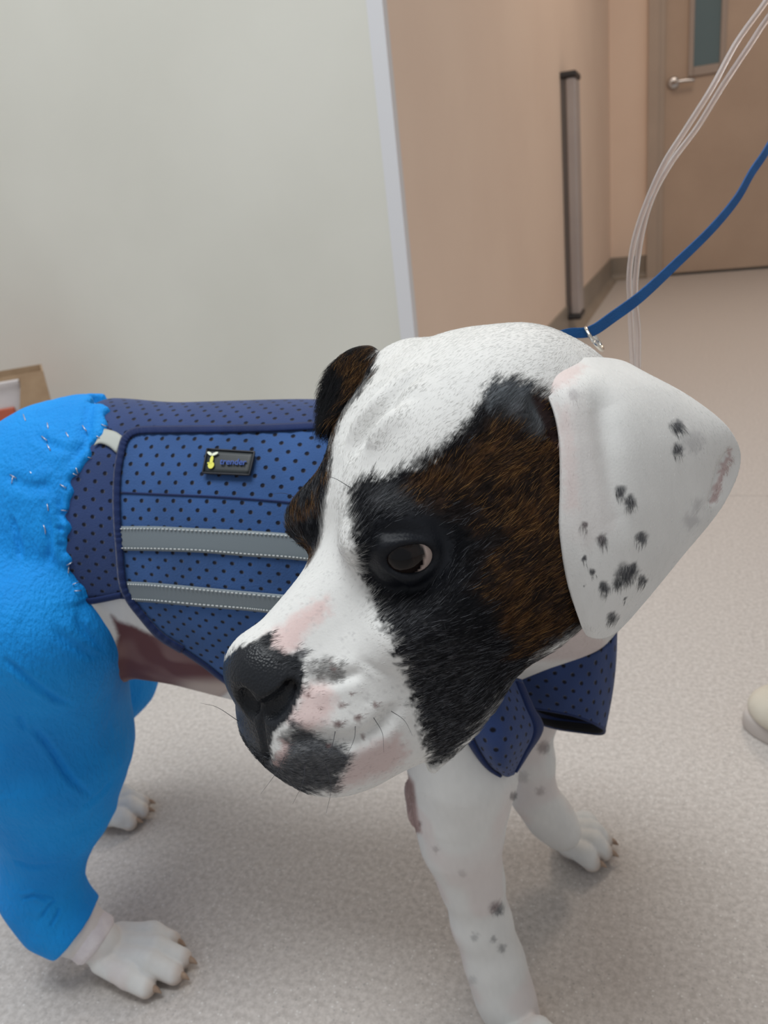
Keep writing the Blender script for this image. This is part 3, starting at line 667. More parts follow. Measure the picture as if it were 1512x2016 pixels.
strip('binding', PAN[16:21], 10, .0082, M_bind, vest, 40)
strip('binding', [(157, 1182), (175, 1184), (205, 1179), (238, 1172)], 13, .0062, M_bind, vest, 30)
def band_px(name, top, bot, off, m, parent, n=80, k=8, th=.001, s=vb):
    a = catmull(np.c_[np.array(top, float), np.zeros(len(top))], n)[:, :2]; b = catmull(np.c_[np.array(bot, float), np.zeros(len(bot))], n)[:, :2]
    rows = [s.hit(*(a+(b-a)*q).T, off=off-(.0004 if q in (0, 1) else 0)) for q in np.linspace(0, 1, k+1)]
    return grid_obj(name, np.stack(rows, 0), m, parent, th)
S1 = ([(234, 1036), (306, 1036), (393, 1040), (480, 1044), (567, 1050), (650, 1058), (770, 1072)], [(236, 1084), (306, 1085), (393, 1088), (480, 1095), (567, 1101), (650, 1110), (770, 1124)])
S2 = ([(249, 1145), (306, 1148), (393, 1156), (480, 1164), (580, 1173), (660, 1180), (760, 1192)], [(258, 1184), (306, 1187), (393, 1195), (480, 1202), (537, 1208), (660, 1222), (760, 1236)])
S3 = ([(203, 843), (215, 846), (228, 850), (240, 858)], [(184, 878), (197, 873), (214, 879), (229, 892)])
for S_ in (S1, S2): band_px('reflective_strip', *S_, .0082, M_reflect, vest)
r3 = band_px('reflective_strip', *S3, .0064, mat('pale_reflective_tape', (.40, .42, .39), .5), vest, 12); r3['label'] = 'short pale reflective strip at the rear edge'
dv, df = [], []
for S_ in (S1, S2):
    for ln_, sg in ((S_[0], 5), (S_[1], -5)):
        p = catmull(np.c_[np.array(ln_, float)+(0, sg), np.zeros(len(ln_))], 131)[:, :2]; h = vb.hit(p[:, 0], p[:, 1], off=.0087)
        for i in range(1, 128, 2):
            tv, tf = tube([h[i], h[i]+(h[i+1]-h[i])*1.15], .00045, 5); df += [[q+len(dv)*0+sum(map(len, dv)) for q in dict.fromkeys(f)] for f in tf]; dv.append(tv)
me = bpy.data.meshes.new('stitching'); me.from_pydata([tuple(p) for p in np.concatenate(dv)], [], df); st = link('stitching', me, M_thread, vest); st['kind'] = 'stuff'
sm = pxhit([(238, 970), (330, 974), (420, 978), (520, 985), (600, 993), (770, 1012)], .0070, 60); tube_obj('seam', sm, .00075, 6, M_bind, vest)
# badge
bq = lambda a, b: (np.array([408, 884])*(1-a)*(1-b)+np.array([501, 890])*a*(1-b)+np.array([491, 935])*a*b+np.array([399, 931])*(1-a)*b)
def bp_(a, b, off): q = bq(a, b); return vb.hit([q[0]], [q[1]], off=off)[0]
M_rub = mat('black_rubber', (.018, .024, .028), .5); M_rub2 = mat('black_rubber_rim', (.006, .008, .016), .5)
G = np.array([[bp_(a, b, .0098) for a in np.linspace(0, 1, 10)] for b in np.linspace(0, 1, 6)]); badge = grid_obj('badge', G, M_rub, vest, .0016); badge['label'] = 'small black rubber badge with yellow emblem'
loop = [bp_(a, b, .0100) for a, b in [(t, 0) for t in np.linspace(0, 1, 10)]+[(1, t) for t in np.linspace(.1, 1, 6)]+[(t, 1) for t in np.linspace(.9, 0, 10)]+[(0, t) for t in np.linspace(.9, 0, 6)]]
tube_obj('badge_rim', loop, .0007, 6, M_rub2, vest)
o0, ex, ey = bp_(.5, .5, .0102), nrm(bp_(.9, .5, .0102)-bp_(.1, .5, .0102)), nrm(bp_(.5, .1, .0102)-bp_(.5, .9, .0102)); ez = nrm(np.cross(ex, ey)); W_ = np.linalg.norm(bp_(1, .5, .01)-bp_(0, .5, .01)); H_ = np.linalg.norm(bp_(.5, 0, .01)-bp_(.5, 1, .01))
def flat(name, pts, m, z=.0003):                # raised flat print on the badge, in badge fractions
    P = [o0+ex*(a-.5)*W_+ey*(.5-b)*H_+ez*z for a, b in pts]; n = len(P); bm = bmesh.new(); vs = [bm.verts.new(p) for p in P]; f = bm.faces.new(vs)
    r = bmesh.ops.extrude_face_region(bm, geom=[f]); bmesh.ops.translate(bm, verts=[g for g in r['geom'] if isinstance(g, bmesh.types.BMVert)], vec=tuple(ez*.0005)); bmesh.ops.recalc_face_normals(bm, faces=bm.faces)
    return mesh_bm(name, bm, m, vest)
el = lambda cx, cy, rx, ry, rot=0: [(cx+math.cos(t)*rx*math.cos(rot)-math.sin(t)*ry*math.sin(rot), cy+(math.cos(t)*rx*math.sin(rot)+math.sin(t)*ry*math.cos(rot))) for t in np.linspace(0, 2*math.pi, 16, endpoint=False)]
M_yel = mat('yellow_rubber', (.78, .76, .10), .5); M_wht = mat('pale_rubber', (.85, .9, .72), .5)
flat('emblem', el(.155, .68, .065, .15), M_yel); flat('emblem', el(.145, .45, .035, .17), M_yel, .0004); flat('emblem', el(.095, .60, .03, .035), M_yel)
flat('emblem_ear', el(.085, .20, .095, .042, 1.0), M_wht, .0005)['label'] = 'pale tip of the emblem'; flat('emblem_ear', el(.185, .20, .105, .042, -.95), M_wht, .0005)['label'] = 'pale tip of the emblem'
fc = bpy.data.curves.new('lettering_font', 'FONT'); fc.body = 'trender'; fc.size = H_*.36; fc.extrude = .0003; fc.align_x = 'CENTER'; fc.align_y = 'CENTER'; fc.offset = .00008
fo = bpy.data.objects.new('lettering_font', fc); C.objects.link(fo); fo_me = bpy.data.meshes.new_from_object(fo.evaluated_get(bpy.context.evaluated_depsgraph_get())); bpy.data.objects.remove(fo)
fo = link('lettering', fo_me, mat('blue_lettering', (.015, .07, .33), .5), vest)
pp = o0+ex*.11*W_-ey*.0*H_+ez*.0006
fo.matrix_world = Matrix(((ex[0], ey[0], ez[0], pp[0]), (ex[1], ey[1], ez[1], pp[1]), (ex[2], ey[2], ez[2], pp[2]), (0, 0, 0, 1)))
# sleeves and chest piece
def patch_obj(name, rows, nu, nv, m, th=.0016):
    R = np.array([[at(*p) for p in r] for r in rows]); A = np.stack([catmull(r, nu) for r in R], 0); G = np.stack([catmull(A[:, j], nv) for j in range(nu)], 1)
    du = np.cumsum(np.r_[0, np.linalg.norm(np.diff(G[nv//2], axis=0), axis=1)]); dvv = np.cumsum(np.r_[0, np.linalg.norm(np.diff(G[:, nu//2], axis=0), axis=1)])
    uv = np.stack(np.broadcast_arrays(du[None, :], dvv[:, None]), -1); return grid_obj(name, G, m, vest, th, uv, 1.0), G
slv, G = patch_obj('sleeve', [[(890, 1330, .530), (955, 1322, .520), (1024, 1338, .540)], [(900, 1395, .526), (975, 1385, .510), (1046, 1390, .540)], [(920, 1447, .525), (985, 1450, .506), (1066, 1432, .547)], [(958, 1500, .531), (990, 1500, .514), (1038, 1478, .543)], [(992, 1523, .537), (1000, 1525, .533), (1008, 1523, .538)]], 40, 50, M_vest)
slv['label'] = 'sleeve wrapped round the near front leg'
def edge_strip(pts, w, m, name='binding', n=40, r=None):
    P = catmull(np.array([at(*p) for p in pts]), n); nn = np.array([nrm(CAM-p) for p in P]); t = np.gradient(P, axis=0); t /= np.linalg.norm(t, axis=1)[:, None]; sd = np.cross(t, nn)
    G = np.stack([P+sd*w*q+nn*(.0012-.0012*(2*abs(q))**4) for q in np.linspace(-.5, .5, 7)], 0); return grid_obj(name, G, m, vest, .0012)
def hem_strip(G, sel, flip=False):
    nn = np.cross(np.gradient(G, axis=1), np.gradient(G, axis=0)); nn /= np.linalg.norm(nn, axis=-1)[..., None]+1e-12
    if (nn.reshape(-1, 3)@(CAM-G.mean((0, 1)))).mean() < 0: nn = -nn
    S_ = sel(G); M_ = sel(nn); k = np.linspace(-1, 1, S_.shape[1])[None, :, None]
    return grid_obj('binding', S_+M_*(.0030-.0012*k**4), M_bind, vest, .0012)
Gs = G
hem_strip(Gs, lambda A: A[6:48, 0:6]); hem_strip(Gs, lambda A: A[2:48, 34:40])
top_ = [(1014, 1330, .578), (1030, 1304, .572), (1050, 1292, .568), (1072, 1295, .565), (1095, 1293, .563), (1128, 1295, .563), (1165, 1287, .568), (1192, 1270, .578), (1212, 1243, .592), (1205, 1225, .64), (1150, 1225, .675), (1080, 1250, .68), (1030, 1290, .65)]
bot_ = [(1030, 1393, .590), (1040, 1394, .583), (1060, 1396, .578), (1080, 1399, .575), (1102, 1403, .573), (1130, 1409, .574), (1157, 1419, .579), (1178, 1430, .588), (1190, 1438, .603), (1180, 1445, .632), (1140, 1441, .655), (1095, 1434, .660), (1055, 1420, .640)]
def ring(pts, n):
    P = np.array([at(*p) for p in pts]); Q = np.vstack([P[-2:], P, P[:3]]); return catmull(Q, (len(Q)-1)*8+1)[16:16+len(P)*8+1]
A_, B_ = ring(top_, 0), ring(bot_, 0); rows = []
for q in np.linspace(0, 1, 24):
    p = A_*(1-q)+B_*q; c = p.mean(0); rows.append(c+(p-c)*(1+.07*math.sin(math.pi*q)))
G = np.array(rows); per = np.cumsum(np.r_[0, np.linalg.norm(np.diff(G[12], axis=0), axis=1)]); uv = np.stack(np.broadcast_arrays(per[None, :], np.linspace(0, .045, 24)[:, None]), -1)
nn_ = G-G.mean(1, keepdims=True)
slv2 = grid_obj('sleeve', G, M_vest, vest, .0016, uv, 0.0); slv2['label'] = 'open loose sleeve round the far front leg'
M_inside = mat('dark_sleeve_interior', (.004, .004, .006), .9); Gi = G[4:]; cI = Gi.mean(1, keepdims=True); li = grid_obj('dark_interior', cI+(Gi-cI)*.965, M_inside, vest, .0006, None, 0.0)  # black inner sheet put in for the darkness inside the sleeve
Be = B_; nB = nrm(A_.mean(0)-B_.mean(0)); cB = B_.mean(0)
rows = [cB+(Be+nB*h-cB)*(1.012+.012*b_) for h, b_ in ((-.0008, 0), (.0002, .9), (.004, 1.2), (.0082, 1.0), (.009, 0))]
grid_obj('binding', np.array(rows), M_bind, vest, .001, None, 0.0)

# ------------------------------------------------------------------ bandage, gauze, staples
band = SDF()
for d, c, R, k, s_ in torso.ops[1:3]: band.ops.append(((lambda P, d=d: d(P)-.0072), c, R+.01, k, s_))
def cutd(P):
    t = np.arctan2(P[..., 2]-AX[2], np.abs(P[..., 1]-AX[1])); x = np.interp(t, np.r_[-1.6, vt[0]-.12, vt, 1.5], np.r_[-.60, -.56, vx, vx[-1]-.022])+.0018*np.sin(t*31)+.0012*np.sin(t*57+1)
    x = x-.05*smooth01(P[..., 1], .470, .510)
    return (x-P[..., 0])*.8
band.ops.append((cutd, np.array((-.3, .475, .36)), .6, .003, True))
for lg, nn_ in ((NEAR_HIND, 10), (FAR_HIND, 4)):
    for (a, ra), (b, rb) in zip(lg[:nn_-1], lg[1:nn_]): band.cone(a, b, ra+.0045, rb+.0045, .016)
hem = at(151, 1826, .686); hdir = nrm(at(195, 1853, .688)-at(100, 1790, .680))
band.ops.append(((lambda P: np.maximum(-(P-hem)@hdir, np.linalg.norm(P-hem, axis=-1)-.05)), hem, .06, .002, True))
BV, BF = band.mesh((-.74, .12, .01), (-.2, .72, .56), max(VOX*1.25, .0016)); BN = vnormals(BV, BF)
BV += BN*(.0012*(hashnoise(BV, 55, 41)-.5)+.0007*(hashnoise(BV*[1, 1, .5], 160, 42)-.5))[:, None]
def bcrease(pts, width, depth, taper=.25, side=0.0):
    L3 = band.hit(*catmull([(x, y, 0) for x, y in pts], len(pts)*5)[:, :2].T); m = np.nonzero((np.abs(BV-L3.mean(0)) < np.ptp(L3, axis=0)/2+width*4+.01).all(1))[0]
    d, u = polydist(BV[m], L3); tpp = smooth01(u, 0, taper)*smooth01(1-u, 0, taper); BV[m] += BN[m]*(tpp*(-depth*np.exp(-(d/width)**2)+side*np.exp(-((d-2*width)/(1.2*width))**2)))[:, None]
for pts, w_, d_ in [([(190, 782), (176, 800), (170, 840), (168, 868), (150, 892), (128, 930)], .0042, .0026), ([(0, 1290), (40, 1325), (100, 1370), (150, 1390)], .0022, .0020), ([(55, 1420), (95, 1470), (140, 1535), (190, 1575)], .0022, .0022), ([(35, 1405), (50, 1440)], .002, .0015),
    ([(20, 1010), (35, 1060), (42, 1110)], .0025, .0022), ([(90, 1000), (100, 1060), (92, 1120)], .003, .0020), ([(40, 1772), (70, 1764), (100, 1775)], .0016, .0020), ([(75, 1815), (95, 1785), (112, 1770)], .0014, .0018), ([(95, 1832), (112, 1800), (118, 1785)], .0014, .0016), ([(60, 1760), (110, 1768)], .0012, .0016),
    ([(100, 1230), (150, 1275), (205, 1300)], .003, .0016), ([(155, 1190), (160, 1230), (185, 1260), (215, 1290)], .003, .0018), ([(120, 960), (116, 1010), (118, 1060), (124, 1110)], .0024, .0022), ([(108, 1010), (130, 1012)], .0016, .0018), ([(108, 1040), (132, 1042)], .0016, .0018), ([(112, 1072), (132, 1074)], .0016, .0018), ([(150, 1600), (200, 1560), (225, 1530)], .003, .0012), ([(20, 1690), (60, 1705), (130, 1700)], .003, .0012), ([(0, 930), (60, 960), (110, 950)], .004, .0016), ([(60, 850), (110, 880), (150, 890)], .003, .0015)]:
    bcrease(pts, w_, d_, .25, d_*.35)
def band_mat():
    m = noisy('blue_cohesive_wrap', (.002, .245, .72), (.003, .30, .82), 14, .72, 0, spec=.3); tc = N(m, 'ShaderNodeTexCoord')
    mp = N(m, 'ShaderNodeMapping'); mp.inputs['Scale'].default_value = (420, 420, 160); mp.inputs['Rotation'].default_value = (.3, .5, 0); L(m, tc.outputs['Object'], mp.inputs['Vector'])
    n = N(m, 'ShaderNodeTexNoise'); n.inputs['Scale'].default_value = 1; n.inputs['Detail'].default_value = 3; L(m, mp.outputs['Vector'], n.inputs['Vector'])
    b = N(m, 'ShaderNodeBump'); b.inputs['Strength'].default_value = .8; b.inputs['Distance'].default_value = .0020; L(m, n.outputs['Fac'], b.inputs['Height']); L(m, b.outputs['Normal'], bsdf(m).inputs['Normal']); return m
wrapb = mesh_np('bandage', BV, BF, band_mat(), body); wrapb['label'] = 'bright blue cohesive bandage round rump and hind leg'
gz = [at(128, 1812, .685), at(150, 1826, .686), at(172, 1840, .687), at(193, 1856, .688)]; gp = catmull(gz, 14); gr = np.linspace(.0208, .0218, 14); gr[-1] = .0195
gv, gf = tube(gp, gr, 40); gv = gv+(hashnoise(gv, 220, 5)-.5)[:, None]*.001
me = bpy.data.meshes.new('gauze'); me.from_pydata([tuple(p) for p in gv], [], [tuple(dict.fromkeys(f)) for f in gf]); me.polygons.foreach_set('use_smooth', np.ones(len(me.polygons), bool))
gz_ = link('gauze', me, noisy('white_gauze', (.72, .66, .68), (.80, .75, .76), 120, .9, .5, bscale=700), body); gz_['label'] = 'white gauze cuff above the near hind paw'
M_wire = mat('staple_wire', (.55, .56, .60), .4, .5, 1.0)
for x, y, a in [(94, 839, 80), (166, 843, 55), (133, 857, 60), (87, 863, 40), (96, 881, 60), (26, 938, 30), (61, 931, 50), (152, 928, 70), (124, 957, 30), (94, 999, 80), (127, 1005, 5), (89, 1045, 85), (137, 1110, 150), (135, 1122, 95), (150, 1148, 160), (153, 1163, 175), (206, 838, 20), (180, 902, 15), (48, 822, 70), (88, 1040, 70), (24, 945, 100), (196, 862, 30), (150, 935, 20)]:
    r_ = math.radians(a); dx, dy = math.cos(r_)*6.5, math.sin(r_)*6.5
    P = [band.hit([x+dx*q], [y+dy*q], off=h_)[0] for q, h_ in ((-1, -.002), (-1, .0010), (0, .0014), (1, .0010), (1, -.002))]
    tube_obj('staple', P, .00034, 6, M_wire, wrapb)
print('clothes built', time.time()-T0)

# ------------------------------------------------------------------ eyes, claws, whiskers
def eye_obj(e, gaze_px):
    c = hp(*e); R_ = .0122; bm = bmesh.new(); bmesh.ops.create_uvsphere(bm, u_segments=64, v_segments=48, radius=R_); bmesh.ops.translate(bm, verts=bm.verts, vec=tuple(c))
    g = gaze_px if len(gaze_px) == 3 else None
    if g is None:
        v = at(*gaze_px, 1)-CAM; v /= np.linalg.norm(v); oc = CAM-c; b = oc@v; t = -b-math.sqrt(max(b*b-(oc@oc-R_*R_), 0)); g = nrm(CAM+v*t-c)
    P = np.array([v.co for v in bm.verts]); a = np.degrees(np.arccos(np.clip(((P-c)/R_)@g, -1, 1)))
    for v, q in zip(bm.verts, a): v.co += Vector(g)*(.0011*max(0, 1-(q/40)**2))
    col = np.tile(np.array([.50, .40, .36]), (len(P), 1)); rt = ROT@np.array([.92, .25, -.3]); sc_ = smooth01(((P-c)/R_)@nrm(rt), .42, .52)[:, None]; col = col*sc_+np.array([.008, .007, .008])*(1-sc_); w1 = smooth01(-a, -46, -43)[:, None]; col = col*(1-w1)+np.array([.005, .004, .004])*w1
    w2 = smooth01(-a, -40, -34)[:, None]; col = col*(1-w2)+np.array([.012, .008, .007])*w2; w3 = smooth01(-a, -21, -18)[:, None]; col = col*(1-w3)+np.array([.002, .002, .003])*w3
    m = bpy.data.materials.get('eyeball')
    if not m:
        m = mat('eyeball', (.1, .1, .1), .05, .18); at_ = N(m, 'ShaderNodeAttribute', attribute_name='coat'); L(m, at_.outputs['Color'], bsdf(m).inputs['Base Color']); bsdf(m).inputs['Coat Weight'].default_value = .15; bsdf(m).inputs['Coat Roughness'].default_value = .03
    o = mesh_bm('eye', bm, m, body, True); pattr(o.data, 'coat', 'FLOAT_COLOR', np.c_[col, np.ones(len(col))]); return o
eye_obj(EYE[0], (791, 1099)); eye_obj(EYE[1], tuple(nrm(np.array([.75, -.65, 0])@HM)))
M_claw = noisy('horn', (.26, .17, .12), (.42, .31, .23), 90, .35)
for c_, d_, r_ in CLAWS:
    P = [c_-d_*.003, c_+d_*.002, c_+d_*.0055+np.array([0, 0, -.0008]), c_+d_*.0082+np.array([0, 0, -.0020])]; P = [np.array([p[0], p[1], max(p[2], .0012)]) for p in P]
    tube_obj('claw', catmull(P, 9), np.interp(np.linspace(0, 1, 9), [0, .5, 1], [r_, r_*.8, r_*.15]), 10, M_claw, body)

# ------------------------------------------------------------------ fur: short strands combed from nose to tail
def strand_obj(name, P, rad, col, m, parent):
    n, k = P.shape[:2]; hc = bpy.data.hair_curves.new(name); hc.add_curves([k]*n)
    hc.attributes['position'].data.foreach_set('vector', np.ascontiguousarray(P, np.float32).ravel())
    a = hc.attributes.get('radius') or hc.attributes.new('radius', 'FLOAT', 'POINT'); a.data.foreach_set('value', np.ascontiguousarray(rad, np.float32).ravel())
    c = hc.attributes.new('coat', 'FLOAT_COLOR', 'CURVE'); c.data.foreach_set('color', np.ascontiguousarray(np.c_[col, np.ones(n)], np.float32).ravel())
    o = bpy.data.objects.new(name, hc); C.objects.link(o); hc.materials.append(m); o.parent = parent; o['kind'] = 'stuff'; return o
def fur_mat():
    m = mat('fur_strand', (.8, .8, .8), .6, .12); a = N(m, 'ShaderNodeAttribute', attribute_name='coat'); L(m, a.outputs['Color'], bsdf(m).inputs['Base Color']); return m
if HAIR > 0:
    A_, B_, C_ = V[F[:, 0]], V[F[:, 1]], V[F[:, 2]]; D_ = V[F[:, 3]]; cen = (A_+B_+C_+D_)/4; ar = .5*np.linalg.norm(np.cross(C_-A_, D_-B_), axis=1)
    fh = (PART[F[:, 0]] == 0) & (np.linalg.norm(cen-hp(-.02, 0, -.02), axis=1) < .20); ishead = is_head[F[:, 0]] > 0
    dens = np.zeros(len(F)); dens[ishead] = 1.0; dens[PART[F[:, 0]] == 1] = .8; dens[PART[F[:, 0]] == 2] = 1.3
    neckf = (PART[F[:, 0]] == 0) & ~ishead & (cen[:, 0] > -.25) & ((cen[:, 2] > .40) | (np.linalg.norm(cen-at(1120, 1150, .5), axis=1) < .1)); dens[neckf] = .55
    legf = (PART[F[:, 0]] == 0) & ~ishead & (cen[:, 2] < .27) & (cen[:, 0] > -.22); dens[legf] = .75
    hind = (PART[F[:, 0]] == 0) & (cen[:, 2] < .075) & (cen[:, 0] < -.22); dens[hind] = .4
    dens *= 1-np.clip(BARE[F[:, 0]], 0, 1)
    vis = np.einsum('ij,ij->i', np.cross(C_-A_, D_-B_), CAM-cen) > 0; dens *= np.where(vis, 1, .35)
    dens[(PART[F[:, 0]] == 1) & ~vis] = .1
    NH = int(330000*HAIR); p = ar*dens; p /= p.sum(); fi = rng.choice(len(F), NH, p=p); a, b = rng.random((2, NH, 1))
    root = (A_[fi]*(1-a)+B_[fi]*a)*(1-b)+(D_[fi]*(1-a)+C_[fi]*a)*b; vi = F[fi, rng.integers(0, 4, NH)]; n = NV[vi]; col = COL[vi].copy(); pt = PART[vi]; loc = (root-HO)@HM.T
    flow = np.zeros((NH, 3)); hm = is_head[vi] > 0
    fl = np.stack([-np.ones(NH), np.sign(loc[:, 1])*.25+np.where(loc[:, 0] > .03, np.sign(loc[:, 1])*.25, 0), np.where(loc[:, 2] > .01, .15, -.35*smooth01(loc[:, 0], -.02, .05))], 1)
    flow[hm] = fl[hm]@HM; flow[~hm & (pt == 0)] = (0, 0, -1); ea = pt > 0; flow[ea] = EDIR[vi][ea]/(np.linalg.norm(EDIR[vi][ea], axis=1)[:, None]+1e-12)
    nk = neckf[fi]; flow[nk] = (.3, .2, -1); pw = (pt == 0) & (root[:, 2] < .03) & ~hm; flow[pw] = (.6, -.1, -.2)
    sw = hashnoise(root, 70, 51)-.5; sw2 = hashnoise(root, 70, 52)-.5; flow += np.stack([sw, sw2, -sw], 1)*.5+rng.normal(0, .16, (NH, 3))
    t = flow-n*np.einsum('ij,ij->i', flow, n)[:, None]; t /= np.linalg.norm(t, axis=1)[:, None]+1e-9
    ln = np.where(hm, .0052-.0022*smooth01(loc[:, 0], .0, .05)-.0008*smooth01(loc[:, 2], .02, .04), .0034); ln = np.where(pt == 1, .0036, ln); ln = np.where(pt == 2, .0090, ln); ln = np.where(nk, .0055, ln)*rng.uniform(.65, 1.25, NH)
    lift = np.where(pt == 2, .55, .26)*rng.uniform(.6, 1.5, NH)
    lum = col.mean(1); wf = smooth01(lum, .3, .6); ln *= 1-.38*wf; lift *= 1-.45*wf
    s_ = np.array([0, .33, .67, 1.0]); P = root[:, None]+t[:, None]*(ln[:, None]*s_)[..., None]+n[:, None]*((ln*lift)[:, None]*(s_-.55*s_*s_))[..., None]-n[:, None]*.0002
    lum = col.mean(1); dark = lum < .13; r1 = rng.random(NH)
    brd = dark & (col[:, 0] > col[:, 2]*1.8)
    col *= np.where(dark, rng.uniform(.4, 1.7, NH), rng.uniform(.94, 1.06, NH))[:, None]
    g_ = dark & ~brd & (r1 < .10+.22*smooth01(PJ[vi][:, 1], 1150, 1420)) & (pt == 0); col[g_] = np.array([.13, .135, .15])*rng.uniform(.3, 1.5, g_.sum())[:, None]
    b_ = brd & (r1 < .40); col[b_] = np.array([.008, .006, .006])
    b2_ = brd & (r1 > .86); col[b2_] = np.array([.26, .14, .05])
    rad = np.array([.000060, .000055, .000040, .000012])[None, :]*np.where(hm, 1.0, 1.05)[:, None]
    fur = strand_obj('fur', P, np.broadcast_to(rad, (NH, 4)), np.clip(col, 0, .92), fur_mat(), body)
wk = []
for x, y, dx, dy in [(470, 1440, -60, -18), (475, 1460, -62, 14), (482, 1476, -55, 40), (492, 1490, -46, 62), (470, 1420, -66, -40), (600, 1500, -20, 70), (640, 1500, 4, 86), (560, 1490, -40, 60), (690, 960, -60, -20), (700, 1425, -20, 60), (735, 1412, 20, 60), (660, 1440, -30, 66), (770, 1400, 40, 40), (846, 1180, 30, 60), (590, 985, -50, -12)]:
    p = dog.hit([x], [y])[0]; dd = np.linalg.norm(p-CAM); q = p+(ROT@np.array([dx, dy, -25]))*dd/FPX; mdl = (p+q)/2+(ROT@np.array([dy*.12, -abs(dx)*.14, 0]))*dd/FPX
    wk.append(catmull([p, mdl, q], 8))
strand_obj('whiskers', np.array(wk), np.broadcast_to(np.linspace(.00014, .00003, 8), (len(wk), 8)), np.tile([[.05, .05, .06]], (len(wk), 1)), fur_mat() if HAIR <= 0 else bpy.data.materials['fur_strand'], body)
print('fur built', time.time()-T0)

# ------------------------------------------------------------------ leash with its ring and neck loop
M_leash = noisy('blue_webbing', (.003, .066, .215), (.004, .085, .27), 60, .7, .5, bscale=1500)
lbase = at(1165, 655, .470); leash = empty('leash', lbase)
tag(leash, 'blue webbing leash with silver ring behind the dog head, running up to the right edge', 'leash')
def ribbon(name, P, wd, wv, th, m, parent):
    P = np.asarray(P); T_ = np.gradient(P, axis=0); T_ /= np.linalg.norm(T_, axis=1)[:, None]; k = []
    wv = np.asarray(wv); Wd = wv-T_*np.einsum('ij,ij->i', wv, T_)[:, None]; Wd /= np.linalg.norm(Wd, axis=1)[:, None]; Nn = np.cross(T_, Wd); wd = np.broadcast_to(wd, len(P))
    prof = [(-.5, -.3), (-.46, -.5), (.46, -.5), (.5, -.3), (.5, .3), (.46, .5), (-.46, .5), (-.5, .3)]; n = len(P)
    VV = np.stack([P+Wd*(wd*a)[:, None]+Nn*th*b for a, b in prof], 1).reshape(-1, 3); Fq = [(i*8+j, i*8+(j+1) % 8, (i+1)*8+(j+1) % 8, (i+1)*8+j) for i in range(n-1) for j in range(8)]
    Fq += [tuple(range(7, -1, -1)), tuple(range((n-1)*8, n*8))]; me = bpy.data.meshes.new(name); me.from_pydata([tuple(v) for v in VV], [], Fq); o = link(name, me, m); return child(o, parent)
lp = catmull([at(1090, 664, .462), at(1120, 656, .466), at(1150, 655, .469), at(1172, 648, .470), at(1205, 625, .475), at(1262, 583, .485), at(1330, 520, .505), at(1400, 452, .525), at(1450, 392, .545), at(1480, 340, .56), at(1514, 288, .58), at(1570, 180, .63), at(1640, 20, .70), at(1700, -160, .78), at(1800, -480, .92), at(1860, -800, 1.0)], 200)
t_ = np.linspace(0, 1, 200); ribbon('strap', lp, np.interp(t_, [0, .19, .30, .45, 1], [.0052, .0066, .0068, .0058, .0062]), np.tile(ROT@np.array([.45, .85, .25]), (200, 1)), .0016, M_leash, leash)
nT, nB_ = at(1152, 668, .462), at(1136, 1240, .405); c_ = (nT+nB_)/2; ax_ = nrm(neck[1][0]-neck[0][0]); e1_ = nrm(nT-nB_); ax_ = nrm(ax_-e1_*(ax_@e1_)); e2_ = np.cross(ax_, e1_)
ph = np.linspace(0, 2*np.pi, 73); Dn = np.cos(ph)[:, None]*e1_+np.sin(ph)[:, None]*e2_; tt = np.full(73, .15)
for _ in range(60): tt = np.maximum(tt-.7*(dog(c_+Dn*tt[:, None])-.0022), .02)
Pn = c_+Dn*tt[:, None]; Pn = np.stack([np.convolve(np.r_[Pn[-7:-1, i], Pn[:, i], Pn[1:7, i]], np.ones(5)/5, 'same')[6:-6] for i in range(3)], 1)
nl = ribbon('collar', Pn, .011, np.tile(ax_, (73, 1)), .0016, M_leash, body); nl['label'] = 'blue webbing collar'
rc, rn = at(1170, 667, .4685), nrm(ROT@np.array([.72, -.52, -.45])); ra = nrm(np.cross(rn, [0, 0, 1.])); rb = np.cross(rn, ra); aa = np.linspace(0, 2*np.pi, 49)
o = tube_obj('ring', rc+.0082*(np.cos(aa)[:, None]*ra+np.sin(aa)[:, None]*rb), .0011, 12, mat('nickel', (.80, .76, .68), .18, .5, 1.0)); o.parent = leash; child(o, leash); o['label'] = 'silver metal ring'

# ------------------------------------------------------------------ clear tubing
def clear_mat():
    m = mat('clear_pvc', (.93, .90, .91), .08, .5); b = bsdf(m); b.inputs['Transmission Weight'].default_value = .84; b.inputs['IOR'].default_value = 1.25; b.inputs['Roughness'].default_value = .18; return m
M_clear = clear_mat()
tb = empty('iv_tubing', at(1250, 722, .56)); tag(tb, 'pair of clear plastic tubes hanging from the top right edge behind the dog ear', 'tubing')
TA = [(1800, -700, .8), (1720, -440, .62), (1640, -220, .52), (1570, -90, .50), (1505, 7, .50), (1450, 84, .50), (1402, 172, .50), (1351, 253, .505), (1307, 323, .51), (1270, 407, .52), (1248, 477, .53), (1239, 543, .54), (1241, 605, .55), (1244, 679, .56), (1246, 727, .565), (1248, 800, .57), (1240, 900, .58)]
TB = [(1815, -700, .8), (1738, -430, .62), (1660, -205, .525), (1590, -70, .505), (1514, 32, .505), (1472, 95, .505), (1421, 172, .505), (1373, 250, .51), (1322, 319, .515), (1284, 389, .52), (1263, 462, .53), (1252, 543, .54), (1251, 594, .55), (1256, 653, .56), (1256, 727, .565), (1256, 800, .57), (1250, 900, .58)]
for T_ in (TA, TB): child(tube_obj('tube', catmull([at(*p) for p in T_], 160), .0019, 12, M_clear), tb)

